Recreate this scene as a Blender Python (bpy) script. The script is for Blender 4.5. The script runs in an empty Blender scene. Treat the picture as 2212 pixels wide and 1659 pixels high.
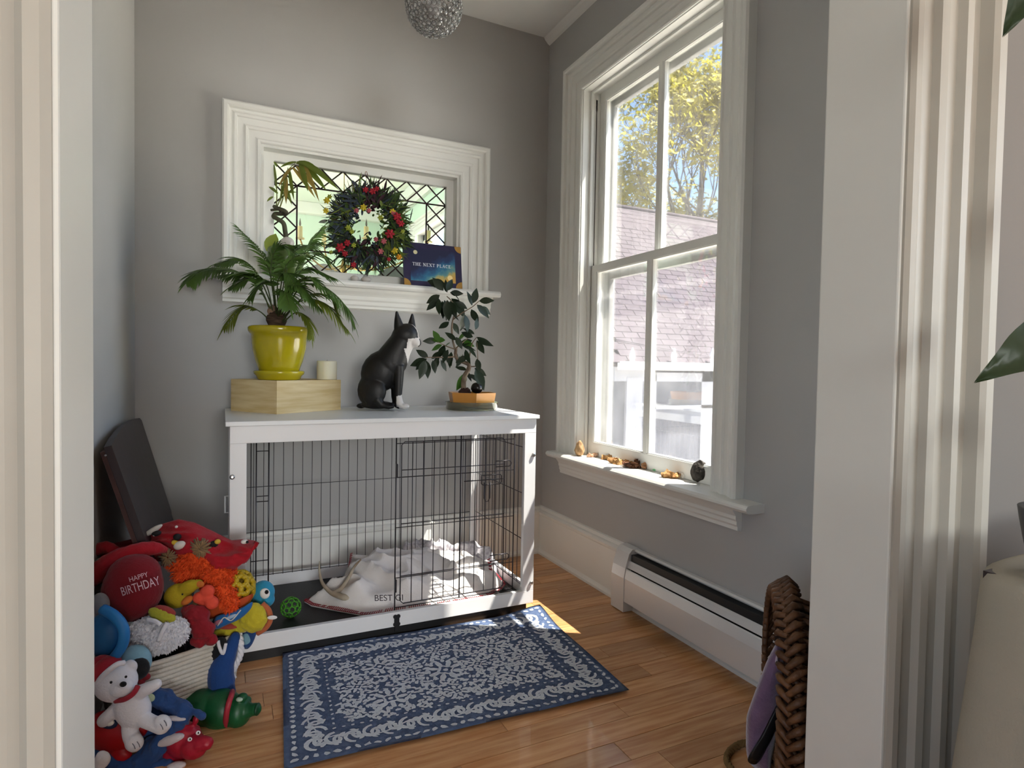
import bpy, bmesh, math, random
from mathutils import Vector, Matrix, noise
S = bpy.context.scene
COL = S.collection
# ---------------------------------------------------------------- camera
F_PX, YAW, PIT, ROL, CAM_H = 1297.75, .448056, .029726, .017228, 1.05
_f = Vector((math.sin(YAW)*math.cos(PIT), math.cos(YAW)*math.cos(PIT), -math.sin(PIT)))
_r = Vector((math.cos(YAW), -math.sin(YAW), 0)); _u = _r.cross(_f)
RT = _r*math.cos(ROL)+_u*math.sin(ROL); UP = -_r*math.sin(ROL)+_u*math.cos(ROL); FW = _f
CAM = Vector((0, 0, CAM_H))
cd = bpy.data.cameras.new('camera'); cam = bpy.data.objects.new('camera', cd); COL.objects.link(cam)
cd.sensor_width = 36; cd.lens = F_PX*36/2212; cd.clip_start = .02; cd.clip_end = 300
m = Matrix((RT, UP, -FW)).transposed().to_4x4(); m.translation = CAM; cam.matrix_world = m
S.camera = cam
# ---------------------------------------------------------------- sky, sun, window daylight, added fill lamps, exposure
SUN_DIR = Vector((-1, .58, -2.22)).normalized()
w = bpy.data.worlds.new('sky'); S.world = w; w.use_nodes = True
nt = w.node_tree; nt.nodes.clear()
wo = nt.nodes.new('ShaderNodeOutputWorld'); bg = nt.nodes.new('ShaderNodeBackground'); sk = nt.nodes.new('ShaderNodeTexSky')
sk.sky_type = 'NISHITA'; sk.sun_disc = False; sk.sun_elevation = math.asin(-SUN_DIR.z); sk.sun_rotation = math.atan2(-SUN_DIR.x, -SUN_DIR.y)
sk.air_density = 1.0; sk.dust_density = .6; sk.ozone_density = 1.6
bg.inputs['Strength'].default_value = .42
nt.links.new(sk.outputs[0], bg.inputs[0]); nt.links.new(bg.outputs[0], wo.inputs[0])
def lamp(name, kind, energy, loc, direction, color=(1, 1, 1), size=1, size_y=None, angle=None):
    l = bpy.data.lights.new(name, kind); l.energy = energy; l.color = color
    if kind == 'AREA':
        l.shape = 'RECTANGLE'; l.size = size; l.size_y = size_y or size
    if angle: l.angle = angle
    o = bpy.data.objects.new(name, l); COL.objects.link(o); o.location = loc
    o.rotation_euler = Vector(direction).to_track_quat('-Z', 'Y').to_euler(); return o
lamp('sun', 'SUN', 36.0, (6, -3, 9), SUN_DIR, (1, .93, .82), angle=.009)
lamp('hall_fill', 'AREA', 190, (.1, -8.05, 1.6), (0, 1, 0), (1, .99, .96), 2.3, 1.7)  # added fill lamp; the far window it sits in is made up
lamp('hall_side_window_daylight', 'AREA', 24, (2.70, -1.2, 1.55), (-1, .30, 0), (1, .99, .96), 1.5, 1.4)
lamp('hall_left_fill', 'AREA', 15, (-2.55, -1.2, 1.55), (1, .30, 0), (.98, .99, 1), 1.5, 1.4)  # added lamp, no window known there; lifts the right jamb
lamp('far_room_fill', 'AREA', 62, (-2.30, 4.7, 1.6), (1, 0, 0), (1, 1, 1), 1.6, 1.6)  # lamp added out of view to brighten the far room
vs = S.view_settings; vs.view_transform = 'Standard'; vs.look = 'None'; vs.gamma = 1; vs.exposure = .66; vs.use_curve_mapping = False
S.cycles.max_bounces = 10; S.cycles.diffuse_bounces = 6; S.cycles.glossy_bounces = 4; S.cycles.transparent_max_bounces = 24; S.cycles.transmission_bounces = 8
S.cycles.use_denoising = True; S.cycles.sample_clamp_indirect = 6; S.cycles.caustics_reflective = False; S.cycles.caustics_refractive = False
# ---------------------------------------------------------------- pixel of the photograph -> point at a real distance
XR, XL, YB, ZC = 1.626, -.337, 2.975, 2.865
def ray(x, y): return RT*((x-1106)/F_PX)-UP*((y-829.5)/F_PX)+FW
def at(x, y, Y=None, X=None, Z=None, D=None):
    d = ray(x, y)
    t = D if D is not None else (Y/d.y if Y is not None else (X/d.x if X is not None else (Z-CAM_H)/d.z))
    return CAM+d*t
class Fr:
    """local frame at the distance of pixel (x, y) on depth plane Y: pixels to metres, dz towards the viewer"""
    def __init__(s, x, y, **k):
        s.o = at(x, y, **k); s.D = (s.o-CAM).dot(FW); s.k = s.D/F_PX; s.x = x; s.y = y
    def __call__(s, x, y, dz=0):
        D = s.D-dz*s.k; return CAM+ray(x, y)*D
# ---------------------------------------------------------------- materials
MATS = {}
def srgb(c):
    if isinstance(c, str): c = [int(c[i:i+2], 16)/255 for i in (0, 2, 4)]
    return tuple(x/12.92 if x <= .04045 else ((x+.055)/1.055)**2.4 for x in c[:3])
def mat(name, col, rough=.6, metal=0, var=0, vscale=8, bump=0, bscale=60, sheen=0, spec=.4, col2=None, stretch=(1, 1, 1), sss=0, trans=0, rand=0, alpha=1, emit=0, transl=0, coat=0, detail=4):
    if name in MATS: return MATS[name]
    M = bpy.data.materials.new(name); MATS[name] = M; M.use_nodes = True; T = M.node_tree; N = T.nodes; L = T.links
    b = N['Principled BSDF']; c = srgb(col); b.inputs['Base Color'].default_value = (*c, 1); b.inputs['Roughness'].default_value = rough
    b.inputs['Metallic'].default_value = metal; b.inputs['Specular IOR Level'].default_value = spec
    b.inputs['Sheen Weight'].default_value = sheen; b.inputs['Sheen Roughness'].default_value = .5
    b.inputs['Transmission Weight'].default_value = trans; b.inputs['Alpha'].default_value = alpha; b.inputs['Coat Weight'].default_value = coat
    if sss: b.inputs['Subsurface Weight'].default_value = sss; b.inputs['Subsurface Radius'].default_value = (.01, .008, .005)
    if emit: b.inputs['Emission Color'].default_value = (*c, 1); b.inputs['Emission Strength'].default_value = emit
    tc = N.new('ShaderNodeTexCoord'); mp = N.new('ShaderNodeMapping'); mp.inputs['Scale'].default_value = stretch; L.new(tc.outputs['Object'], mp.inputs[0])
    if var or col2:
        n = N.new('ShaderNodeTexNoise'); n.inputs['Scale'].default_value = vscale; n.inputs['Detail'].default_value = detail; L.new(mp.outputs[0], n.inputs['Vector'])
        r = N.new('ShaderNodeValToRGB'); c2 = srgb(col2) if col2 else tuple(x*(1-var) for x in c)
        r.color_ramp.elements[0].position = .35; r.color_ramp.elements[1].position = .65
        r.color_ramp.elements[0].color = (*c2, 1); r.color_ramp.elements[1].color = (*c, 1); L.new(n.outputs['Fac'], r.inputs[0]); out = r.outputs[0]
        if rand:
            oi = N.new('ShaderNodeObjectInfo'); h = N.new('ShaderNodeHueSaturation'); mr = N.new('ShaderNodeMapRange'); mr.inputs[3].default_value = 1-rand; mr.inputs[4].default_value = 1+rand
            L.new(oi.outputs['Random'], mr.inputs[0]); L.new(mr.outputs[0], h.inputs['Value']); L.new(out, h.inputs['Color']); out = h.outputs[0]
        L.new(out, b.inputs['Base Color'])
    if bump:
        n2 = N.new('ShaderNodeTexNoise'); n2.inputs['Scale'].default_value = bscale; n2.inputs['Detail'].default_value = 3; L.new(mp.outputs[0], n2.inputs['Vector'])
        bp = N.new('ShaderNodeBump'); bp.inputs['Strength'].default_value = bump; bp.inputs['Distance'].default_value = .01; L.new(n2.outputs['Fac'], bp.inputs['Height']); L.new(bp.outputs[0], b.inputs['Normal'])
    if transl:
        o = N['Material Output']; tl = N.new('ShaderNodeBsdfTranslucent'); tl.inputs[0].default_value = (*[min(1, x*1.3) for x in c], 1); mx = N.new('ShaderNodeMixShader'); mx.inputs[0].default_value = transl
        L.new(b.outputs[0], mx.inputs[1]); L.new(tl.outputs[0], mx.inputs[2]); L.new(mx.outputs[0], o.inputs[0])
    return M
def glass_mat(name, tint=(1, 1, 1), haze=0.0, hazecol=(.9, .9, .92), gloss=.06):
    """thin window glass: clear, a little mirror reflection, and dust on its faces"""
    M = bpy.data.materials.new(name); MATS[name] = M; M.use_nodes = True; T = M.node_tree; N = T.nodes; L = T.links; N.clear()
    o = N.new('ShaderNodeOutputMaterial'); t = N.new('ShaderNodeBsdfTransparent'); t.inputs[0].default_value = (*tint, 1)
    g = N.new('ShaderNodeBsdfGlossy'); g.inputs['Roughness'].default_value = .02; fr = N.new('ShaderNodeFresnel'); fr.inputs[0].default_value = 1.45
    mx = N.new('ShaderNodeMixShader'); mu = N.new('ShaderNodeMath'); mu.operation = 'MULTIPLY'; mu.inputs[1].default_value = gloss/.04*.5
    L.new(fr.outputs[0], mu.inputs[0]); L.new(mu.outputs[0], mx.inputs[0]); L.new(t.outputs[0], mx.inputs[1]); L.new(g.outputs[0], mx.inputs[2]); last = mx
    if haze:
        tl = N.new('ShaderNodeBsdfTranslucent'); tl.inputs[0].default_value = (*hazecol, 1); m2 = N.new('ShaderNodeMixShader')
        n = N.new('ShaderNodeTexNoise'); n.inputs['Scale'].default_value = 9; n.inputs['Detail'].default_value = 6; tc = N.new('ShaderNodeTexCoord'); L.new(tc.outputs['Object'], n.inputs['Vector'])
        mr = N.new('ShaderNodeMapRange'); mr.inputs[1].default_value = .3; mr.inputs[2].default_value = .75; mr.inputs[3].default_value = haze*.6; mr.inputs[4].default_value = haze*1.5
        L.new(n.outputs['Fac'], mr.inputs[0]); L.new(mr.outputs[0], m2.inputs[0]); L.new(mx.outputs[0], m2.inputs[1]); L.new(tl.outputs[0], m2.inputs[2]); last = m2
    L.new(last.outputs[0], o.inputs[0]); return M
# ---------------------------------------------------------------- mesh helpers
class MB:
    def __init__(s): s.b = bmesh.new()
    def face(s, pts, mi=0):
        try:
            f = s.b.faces.new([s.b.verts.new(p) for p in pts]); f.material_index = mi; return f
        except ValueError: pass
    def box(s, lo, hi, bev=0, mat=None, mi=0):
        lo = Vector(lo); hi = Vector(hi); r = bmesh.ops.create_cube(s.b, size=1); vs = r['verts']
        for v in vs: v.co = Vector(((lo.x+hi.x)/2+v.co.x*(hi.x-lo.x), (lo.y+hi.y)/2+v.co.y*(hi.y-lo.y), (lo.z+hi.z)/2+v.co.z*(hi.z-lo.z)))
        if bev:
            es = list({e for v in vs for e in v.link_edges}); q = bmesh.ops.bevel(s.b, geom=es, offset=bev, segments=2, affect='EDGES', profile=.6)
            vs = list({v for f in q['faces'] for v in f.verts} | {v for v in vs if v.is_valid})
        for v in vs:
            for f in v.link_faces: f.material_index = mi
        if mat: bmesh.ops.transform(s.b, matrix=mat, verts=vs)
        return s
    def tube(s, pts, r, n=8, closed=False, cap=True, mi=0):
        pts = [Vector(p) for p in pts]; N = len(pts); rr = r if isinstance(r, (list, tuple)) else [r]*N; rings = []; up = None
        for i, p in enumerate(pts):
            a = pts[i-1] if (i > 0 or closed) else p; c = pts[(i+1) % N] if (i < N-1 or closed) else p; t = (c-a)
            t = t.normalized() if t.length > 1e-9 else Vector((0, 0, 1))
            if up is None: up = Vector((0, 0, 1)) if abs(t.z) < .9 else Vector((1, 0, 0))
            x = t.cross(up)
            if x.length < 1e-6: x = t.orthogonal()
            x.normalize(); y = x.cross(t).normalized(); up = y
            rings.append([s.b.verts.new(p+(x*math.cos(k*2*math.pi/n)+y*math.sin(k*2*math.pi/n))*rr[i]) for k in range(n)])
        for i in range(N if closed else N-1):
            A = rings[i]; B = rings[(i+1) % N]
            for k in range(n):
                f = s.b.faces.new((A[k], A[(k+1) % n], B[(k+1) % n], B[k])); f.material_index = mi; f.smooth = True
        if cap and not closed:
            for q in (rings[0][::-1], rings[-1]):
                try: s.b.faces.new(q).material_index = mi
                except ValueError: pass
        return s
    def lathe(s, prof, c=(0, 0, 0), n=32, axis=None, cap=True, mi=0, sx=1, sy=1):
        c = Vector(c); M = Matrix.Identity(3) if axis is None else Vector(axis).normalized().to_track_quat('Z', 'Y').to_matrix(); rings = []
        for r, z in prof:
            rings.append([s.b.verts.new(c+M @ Vector((math.cos(k*2*math.pi/n)*r*sx, math.sin(k*2*math.pi/n)*r*sy, z))) for k in range(n)])
        for A, B in zip(rings, rings[1:]):
            for k in range(n):
                f = s.b.faces.new((A[k], A[(k+1) % n], B[(k+1) % n], B[k])); f.smooth = True; f.material_index = mi
        if cap:
            for q in (rings[0][::-1], rings[-1]):
                f = s.b.faces.new(q); f.material_index = mi
        return s
    def ell(s, c, rad, rot=None, seg=20, mi=0, amp=0, fs=8):
        r = bmesh.ops.create_uvsphere(s.b, u_segments=seg, v_segments=max(6, seg*2//3), radius=1); c = Vector(c); rad = Vector(rad) if not isinstance(rad, (int, float)) else Vector((rad, rad, rad))
        for v in r['verts']:
            p = v.co.copy(); k = 1+(amp*noise.noise(p*fs*.3+c*7) if amp else 0); q = Vector((p.x*rad.x, p.y*rad.y, p.z*rad.z))*k
            v.co = c+(rot @ q if rot is not None else q)
            for f in v.link_faces: f.smooth = True; f.material_index = mi
        return s
    def prism(s, poly, off, mi=0):
        """closed polygon (3D points) extruded along vector off"""
        a = [s.b.verts.new(p) for p in poly]; b = [s.b.verts.new(Vector(p)+Vector(off)) for p in poly]; n = len(a)
        for q in (a[::-1], b):
            try: s.b.faces.new(q).material_index = mi
            except ValueError: pass
        for i in range(n): s.b.faces.new((a[i], a[(i+1) % n], b[(i+1) % n], b[i])).material_index = mi
        return s
    def sheet(s, grid, thick=0, smooth=True, mi=0):
        """grid of points -> surface, given a thickness"""
        V = [[s.b.verts.new(p) for p in row] for row in grid]; fs = []
        for i in range(len(V)-1):
            for j in range(len(V[0])-1):
                f = s.b.faces.new((V[i][j], V[i][j+1], V[i+1][j+1], V[i+1][j])); f.smooth = smooth; f.material_index = mi; fs.append(f)
        if thick: bmesh.ops.recalc_face_normals(s.b, faces=fs); bmesh.ops.solidify(s.b, geom=fs, thickness=thick)
        return s
def mesh_obj(name, me, mats, parent=None, world=True, smooth=None):
    for mm in (mats if isinstance(mats, (list, tuple)) else [mats]): me.materials.append(mm)
    o = bpy.data.objects.new(name, me); COL.objects.link(o)
    if smooth is not None: me.shade_smooth() if smooth else me.shade_flat()
    if parent is not None:
        o.parent = parent
        if world: me.transform(Matrix.Translation(-WLOC(parent)))
    elif world and len(me.vertices):
        xs = [v.co for v in me.vertices]; c = Vector(((min(v.x for v in xs)+max(v.x for v in xs))/2, (min(v.y for v in xs)+max(v.y for v in xs))/2, min(v.z for v in xs)))
        me.transform(Matrix.Translation(-c)); o.location = c
    return o
def WLOC(o):
    p = o.location.copy(); q = o.parent
    while q is not None: p += q.location; q = q.parent
    return p
def obj(name, mb, mats, parent=None, world=True, smooth=None, recalc=True):
    if recalc: bmesh.ops.recalc_face_normals(mb.b, faces=mb.b.faces)
    me = bpy.data.meshes.new(name); mb.b.to_mesh(me); mb.b.free()
    return mesh_obj(name, me, mats, parent, world, smooth)
def tag(o, label=None, cat=None, group=None, kind=None):
    for k, v in (('label', label), ('category', cat), ('group', group), ('kind', kind)):
        if v: o[k] = v
    return o
def thing(name, loc, label=None, cat=None, group=None, kind=None):
    o = bpy.data.objects.new(name, None); COL.objects.link(o); o.location = loc; o.empty_display_size = .05; return tag(o, label, cat, group, kind)
def struct(name, mb, mats, smooth=None): return tag(obj(name, mb, mats, None, True, smooth), kind='structure')
def dup(o, parent=None, name=None):
    c = o.copy(); COL.objects.link(c); c.parent = parent
    if name: c.name = name
    for ch in o.children: dup(ch, c)
    return c
def arc(pts, n=8):
    """smooth curve through points (Catmull-Rom)"""
    P = [Vector(p) for p in pts]; P = [P[0]*2-P[1]]+P+[P[-1]*2-P[-2]]; out = []
    for i in range(1, len(P)-2):
        for k in range(n):
            t = k/n; a, b, c, d = P[i-1:i+3]
            out.append(.5*((2*b)+(c-a)*t+(2*a-5*b+4*c-d)*t*t+(3*b-a-3*c+d)*t**3))
    out.append(P[-2]); return out
def lerp(a, b, t): return a+(b-a)*t
TMP = bpy.data.scenes.new('workshop')
def bake(mb, vox, smooth=2):
    """fuse overlapping shapes into one continuous skin"""
    me = bpy.data.meshes.new('skin'); bmesh.ops.recalc_face_normals(mb.b, faces=mb.b.faces); mb.b.to_mesh(me); mb.b.free(); o = bpy.data.objects.new('skin', me); TMP.collection.objects.link(o)
    a = o.modifiers.new('r', 'REMESH'); a.mode = 'VOXEL'; a.voxel_size = vox
    if smooth: b = o.modifiers.new('s', 'SMOOTH'); b.iterations = smooth; b.factor = .5
    vl = TMP.view_layers[0]; vl.update(); dg = vl.depsgraph; ev = o.evaluated_get(dg); out = bpy.data.meshes.new_from_object(ev); bpy.data.objects.remove(o); bpy.data.meshes.remove(me)
    out.shade_smooth(); return out
def text_mesh(txt, size, M, name, material, parent, extrude=.0006, spacing=1.0, bold=0):
    cu = bpy.data.curves.new(name, 'FONT'); cu.body = txt; cu.size = size; cu.extrude = extrude; cu.align_x = 'CENTER'; cu.align_y = 'CENTER'; cu.space_character = spacing; cu.offset = bold
    o = bpy.data.objects.new(name, cu); TMP.collection.objects.link(o); vl = TMP.view_layers[0]; vl.update(); dg = vl.depsgraph
    me = bpy.data.meshes.new_from_object(o.evaluated_get(dg)); bpy.data.objects.remove(o); bpy.data.curves.remove(cu); me.transform(M); me.materials.clear()
    return mesh_obj(name, me, material, parent)
def basis(o, x, y, z):
    m = Matrix((x, y, z)).transposed().to_4x4(); m.translation = o; return m
VIEW3 = Matrix((RT, UP, -FW)).transposed()
def roll(deg): return VIEW3 @ Matrix.Rotation(math.radians(deg), 3, 'Z')
# ================================================================ materials of the room
WALL = mat('wall_paint', 'b3b3b2', .75, var=.03, vscale=3, bump=.02, bscale=120, spec=.25)
TRIM = mat('trim_paint', 'e6e7e3', .42, var=.025, vscale=5, bump=.03, bscale=25, spec=.4)
CEIL = mat('ceiling_paint', 'eeeeec', .8)
HALLW = mat('hall_wall_dimmed', '6c6965', .8)  # darkened so the hall's dim light sits in the wall colour
MINT = mat('mint_wall_paint', 'cde2d2', .8)
OAK = mat('oak_floor', 'd0a172', .3, var=0, col2='b8804e', vscale=5, stretch=(1.2, 14, 1), rand=.2, bump=.05, bscale=30, coat=.25, detail=8)
MORT = mat('floor_gap', '4a3220', .8)
# ================================================================ floor with oak planks
fl = struct('floor', MB().box((XL, .35, -.06), (XR, YB, -.012)), MORT)
rn = random.Random(3); y = .36; PW = .0835
while y < YB-.01:
    x = XL-rn.random()*.6
    while x < XR-.001:
        ln = rn.uniform(.45, 1.15); a = max(x, XL)+.0006; b = min(x+ln, XR)-.0006; y1 = min(y+PW-.0018, YB)
        if b-a > .02:
            p = obj('plank', MB().box((a, y, -.014), (b, y1, rn.uniform(-.0003, .0003)), bev=.0007), OAK, fl)
            c = Vector((rn.uniform(-9, 9), rn.uniform(-9, 9), 0)); p.data.transform(Matrix.Translation(-c)); p.location = c
        x += ln
    y += PW
struct('floor', MB().box((-2.6, -8.3, -.06), (2.75, .36, 0)), mat('hall_floor', 'a9774a', .35, col2='8d5f36', vscale=4, stretch=(1, 12, 1)))
struct('floor', MB().box((-2.4, YB+.13, -.06), (XR, 6.9, 0)), mat('far_floor', 'a9805a', .4))
# ================================================================ walls and ceilings
ET = .175  # thickness of the outside wall
W1 = (1.660, 2.605, .575, 2.44)          # sash window opening: y0 y1 z0 z1
W2 = (.150, 1.105, 1.425, 2.035)         # leaded window opening: x0 x1 z0 z1
W3 = (4.35, 5.45, .75, 2.25)             # window of the far room
m_ = MB()
for a, b, c, d in ((-.0, W1[0], 0, ZC), (W1[1], W3[0], 0, ZC), (W3[1], 7.0, 0, ZC), (W1[0], W1[1], 0, W1[2]), (W1[0], W1[1], W1[3], ZC), (W3[0], W3[1], 0, W3[2]), (W3[0], W3[1], W3[3], ZC)):
    m_.box((XR, a+(.6 if a == 0 else 0), c), (XR+ET, b, d))
struct('wall_right', m_, WALL)
m_ = MB()
for a, b, c, d in ((-2.4, W2[0], 0, ZC), (W2[1], XR, 0, ZC), (W2[0], W2[1], 0, W2[2]), (W2[0], W2[1], W2[3], ZC)): m_.box((a, YB, c), (b, YB+.125, d))
struct('wall_back', m_, WALL)
struct('wall_left', MB().box((XL-.12, .72, 0), (XL, YB, ZC)), WALL)
JX0, JX1, JY0, JY1, JZ = -.117, .945, .596, .72, 2.35
m_ = MB()
for a, b, c, d in ((-2.6, JX0-.02, 0, ZC), (JX1+.02, 2.75, 0, ZC), (JX0-.02, JX1+.02, JZ+.02, ZC)): m_.box((a, JY0, c), (b, JY1, d))
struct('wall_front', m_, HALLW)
struct('ceiling', MB().box((XL-.12, JY0, ZC), (XR+ET, YB+.125, ZC+.1)), CEIL)
struct('trim_1', MB().prism([Vector((XR, JY1, ZC)), Vector((XR-.036, JY1, ZC)), Vector((XR-.030, JY1, ZC-.012)), Vector((XR-.012, JY1, ZC-.030)), Vector((XR, JY1, ZC-.036))], (0, YB-JY1, 0)), CEIL)
# unseen hall on the viewer's side, made deep to even out the added fill
m_ = MB()
for a, b, c, d in ((-2.6, -1.1, 0, 2.865), (1.3, 2.75, 0, 2.865), (-1.1, 1.3, 0, .65), (-1.1, 1.3, 2.55, 2.865)): m_.box((a, -8.3, c), (b, -8.15, d))
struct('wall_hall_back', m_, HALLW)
m_ = MB()
for a, b, c, d in ((-8.3, -2.0, 0, 2.865), (-.4, .72, 0, 2.865), (-2.0, -.4, 0, .8), (-2.0, -.4, 2.3, 2.865)): m_.box((-2.72, a, c), (-2.6, b, d))
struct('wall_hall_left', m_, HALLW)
m_ = MB()
for a, b, c, d in ((-8.3, -2.0, 0, 2.865), (-.4, .72, 0, 2.865), (-2.0, -.4, 0, .8), (-2.0, -.4, 2.3, 2.865)): m_.box((2.75, a, c), (2.87, b, d))
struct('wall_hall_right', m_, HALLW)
struct('ceiling', MB().box((-2.72, -8.3, 2.865), (2.87, .596, 2.95)), CEIL)
# far room seen through the leaded glass
struct('wall_far_back', MB().box((-2.4, 6.6, 0), (XR, 6.75, 2.78)), MINT)
m_ = MB()
for a, b, c, d in ((3.1, 3.8, 0, 2.78), (5.6, 6.7, 0, 2.78), (3.8, 5.6, 0, .7), (3.8, 5.6, 2.5, 2.78)): m_.box((-2.5, a, c), (-2.38, b, d))
struct('wall_far_left', m_, MINT)
m_ = MB()
for a, b, c, d in ((YB+.125, W3[0], 0, 2.78), (W3[1], 6.6, 0, 2.78), (W3[0], W3[1], 0, W3[2]), (W3[0], W3[1], W3[3], 2.78)): m_.box((XR-.012, a, c), (XR, b, d))
struct('wall_far_right', m_, MINT)
struct('ceiling', MB().box((-2.5, YB+.125, 2.70), (XR, 6.7, 2.8)), mat('far_ceiling', 'eef6ec', .8))
m_ = MB(); m_.box((XR-.09, YB+.125, 2.60), (XR-.012, 6.6, 2.70), bev=.012); m_.box((XR-.05, YB+.125, 2.54), (XR-.012, 6.6, 2.605), bev=.006); m_.box((-2.38, 6.51, 2.58), (XR-.09, 6.6, 2.70), bev=.012)
struct('trim_2', m_, TRIM)
# ================================================================ baseboards
def base_prof(): return [(0, 0), (.030, 0), (.030, .012), (.024, .022), (.018, .028), (.018, .215), (.024, .222), (.026, .234), (.020, .243), (.012, .248), (.008, .262), (0, .266)]
bb = MB().prism([Vector((XL, YB-d, z)) for d, z in base_prof()], (XR-XL, 0, 0)); struct('baseboard_back', bb, TRIM)
bb = MB().prism([Vector((XR-d, 1.0, z)) for d, z in base_prof()], (0, YB-1.0, 0)); struct('baseboard_right', bb, TRIM)
bb = MB().prism([Vector((XL+d, JY1, z)) for d, z in base_prof()], (0, YB-JY1, 0)); struct('baseboard_left', bb, TRIM)
# ================================================================ window casings
CAS = [(0, 0), (0, .012), (.004, .017), (.012, .018), (.017, .013), (.022, .012), (.046, .013), (.049, .020), (.058, .023), (.063, .018), (.066, .017), (.088, .019), (.091, .027), (.100, .030), (.106, .025), (.110, .024), (.117, .026), (.120, .040), (.126, .045), (.138, .045), (.145, .038), (.145, 0)]
def casing(parent, a0, a1, b0, b1, P, material=TRIM, prof=CAS, k=1.0):
    """mitred boards: two uprights and a head; P maps (a, b, proud) to a point"""
    runs = ([(-1, 0, b0), (-1, 1, b1)], [(-1, 1, b1), (1, 1, b1)], [(1, 1, b1), (1, 0, b0)])
    for (s0, u0, z0), (s1, u1, z1) in runs:
        mb = MB(); A = []; B = []
        for d, p in prof:
            d *= k
            A.append(mb.b.verts.new(P((a0-d if s0 < 0 else a1+d), z0+(d if u0 else 0), p))); B.append(mb.b.verts.new(P((a0-d if s1 < 0 else a1+d), z1+(d if u1 else 0), p)))
        n = len(A)
        for i in range(n): mb.b.faces.new((A[i], A[(i+1) % n], B[(i+1) % n], B[i]))
        mb.b.faces.new(A[::-1]); mb.b.faces.new(B); obj('casing_board', mb, material, parent)
# ---- window_1: the tall sash window
w1 = thing('window_1', (XR, 2.13, W1[2]), kind='structure')
PR = lambda a, b, p: Vector((XR-p, a, b))
casing(w1, W1[0], W1[1], .60, W1[3], PR)
SZ = .605  # sill board top
mb = MB().prism([Vector((x, 1.425, z)) for x, z in ((XR+.08, SZ-.03), (1.575, SZ-.03), (1.553, SZ-.028), (1.543, SZ-.018), (1.543, SZ-.010), (1.550, SZ-.002), (1.558, SZ), (XR+.08, SZ))], (0, 1.36, 0)); obj('window_sill', mb, TRIM, w1)
mb = MB().prism([Vector((x, 1.520, z)) for x, z in ((XR, SZ-.03), (1.578, SZ-.03), (1.584, SZ-.042), (1.592, SZ-.052), (1.597, SZ-.060), (1.597, SZ-.072), (1.602, SZ-.080), (1.602, SZ-.092), (1.607, SZ-.1), (1.607, SZ-.112), (XR, SZ-.118))], (0, 1.22, 0)); obj('apron', mb, TRIM, w1)
# jamb lining, stops
mb = MB(); mb.box((XR-.004, W1[0]-.012, .59), (XR+ET+.002, W1[0]+.003, W1[3])); obj('jamb_lining', mb, TRIM, w1)
mb = MB(); mb.box((XR-.004, W1[1]-.003, .59), (XR+ET+.002, W1[1]+.012, W1[3])); obj('jamb_lining', mb, TRIM, w1)
mb = MB(); mb.box((XR-.004, W1[0]-.012, W1[3]-.003), (XR+ET+.002, W1[1]+.012, W1[3]+.012)); obj('head_lining', mb, TRIM, w1)
for y0, y1 in ((W1[0], W1[0]+.014), (W1[1]-.014, W1[1])): obj('stop_bead', MB().box((1.664, y0, SZ), (1.679, y1, W1[3]), bev=.003), TRIM, w1)
obj('stop_bead', MB().box((1.664, W1[0], W1[3]-.014), (1.679, W1[1], W1[3]), bev=.003), TRIM, w1)
obj('sash_cord', MB().tube([(1.700, W1[1]-.003, 2.36), (1.700, W1[1]-.005, 2.30), (1.700, W1[1]-.004, 1.56)], .0022, 6), mat('cord', '55504a', .9), w1)
obj('pulley', MB().box((1.694, W1[1]-.003, 2.345), (1.707, W1[1]+.004, 2.405), bev=.002), mat('iron', '2a2826', .5, metal=.6), w1)
GL_UP = glass_mat('sash_glass_upper', (.99, 1, 1), haze=.009)
GL_LO = glass_mat('sash_glass_lower', (.97, .98, .99), haze=.016)
def sash(x0, x1, z0, z1, st, top, bot, gm, parent):
    """sash of stiles, rails, one muntin and two panes"""
    y0, y1 = W1[0]+.004, W1[1]-.004; s = thing('sash', (x0, 2.13, z0)); s.parent = parent; s.location -= WLOC(parent)
    for a, b in ((y0, y0+st), (y1-st, y1)): obj('stile', MB().box((x0, a, z0), (x1, b, z1), bev=.003), TRIM, s)
    obj('bottom_rail', MB().box((x0, y0+st-.004, z0), (x1, y1-st+.004, z0+bot), bev=.003), TRIM, s); obj('top_rail', MB().box((x0, y0+st-.004, z1-top), (x1, y1-st+.004, z1), bev=.003), TRIM, s)
    c = (y0+y1)/2; xm = (x0+x1)/2
    mb = MB().prism([Vector((x, y, z0+bot-.003)) for x, y in ((x0, c-.009), (x0, c+.009), (x0+.01, c+.019), (x1-.006, c+.019), (x1, c+.009), (x1, c-.009), (x1-.006, c-.019), (x0+.01, c-.019))], (0, 0, z1-top-z0-bot+.006)); obj('muntin', mb, TRIM, s)
    for a, b in ((y0+st, c-.017), (c+.017, y1-st)):
        mb = MB().box((xm-.0015, a-.004, z0+bot-.004), (xm+.0015, b+.004, z1-top+.004)); obj('glass_pane', mb, gm, s)
        mb = MB()  # glazing bevel round each pane
        for p, q in (((a, z0+bot), (a, z1-top)), ((b, z0+bot), (b, z1-top))): mb.box((x0+.004, p[0]-.004, p[1]), (xm-.001, q[0]+.004, q[1]), bev=.002)
        for zz in (z0+bot, z1-top): mb.box((x0+.004, a, zz-.004), (xm-.001, b, zz+.004), bev=.002)
        obj('glazing_bead', mb, TRIM, s)
    return s
sash(1.683, 1.718, SZ, 1.565, .054, .036, .070, GL_LO, w1)
sash(1.722, 1.757, 1.532, W1[3]-.002, .044, .048, .034, GL_UP, w1)
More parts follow.
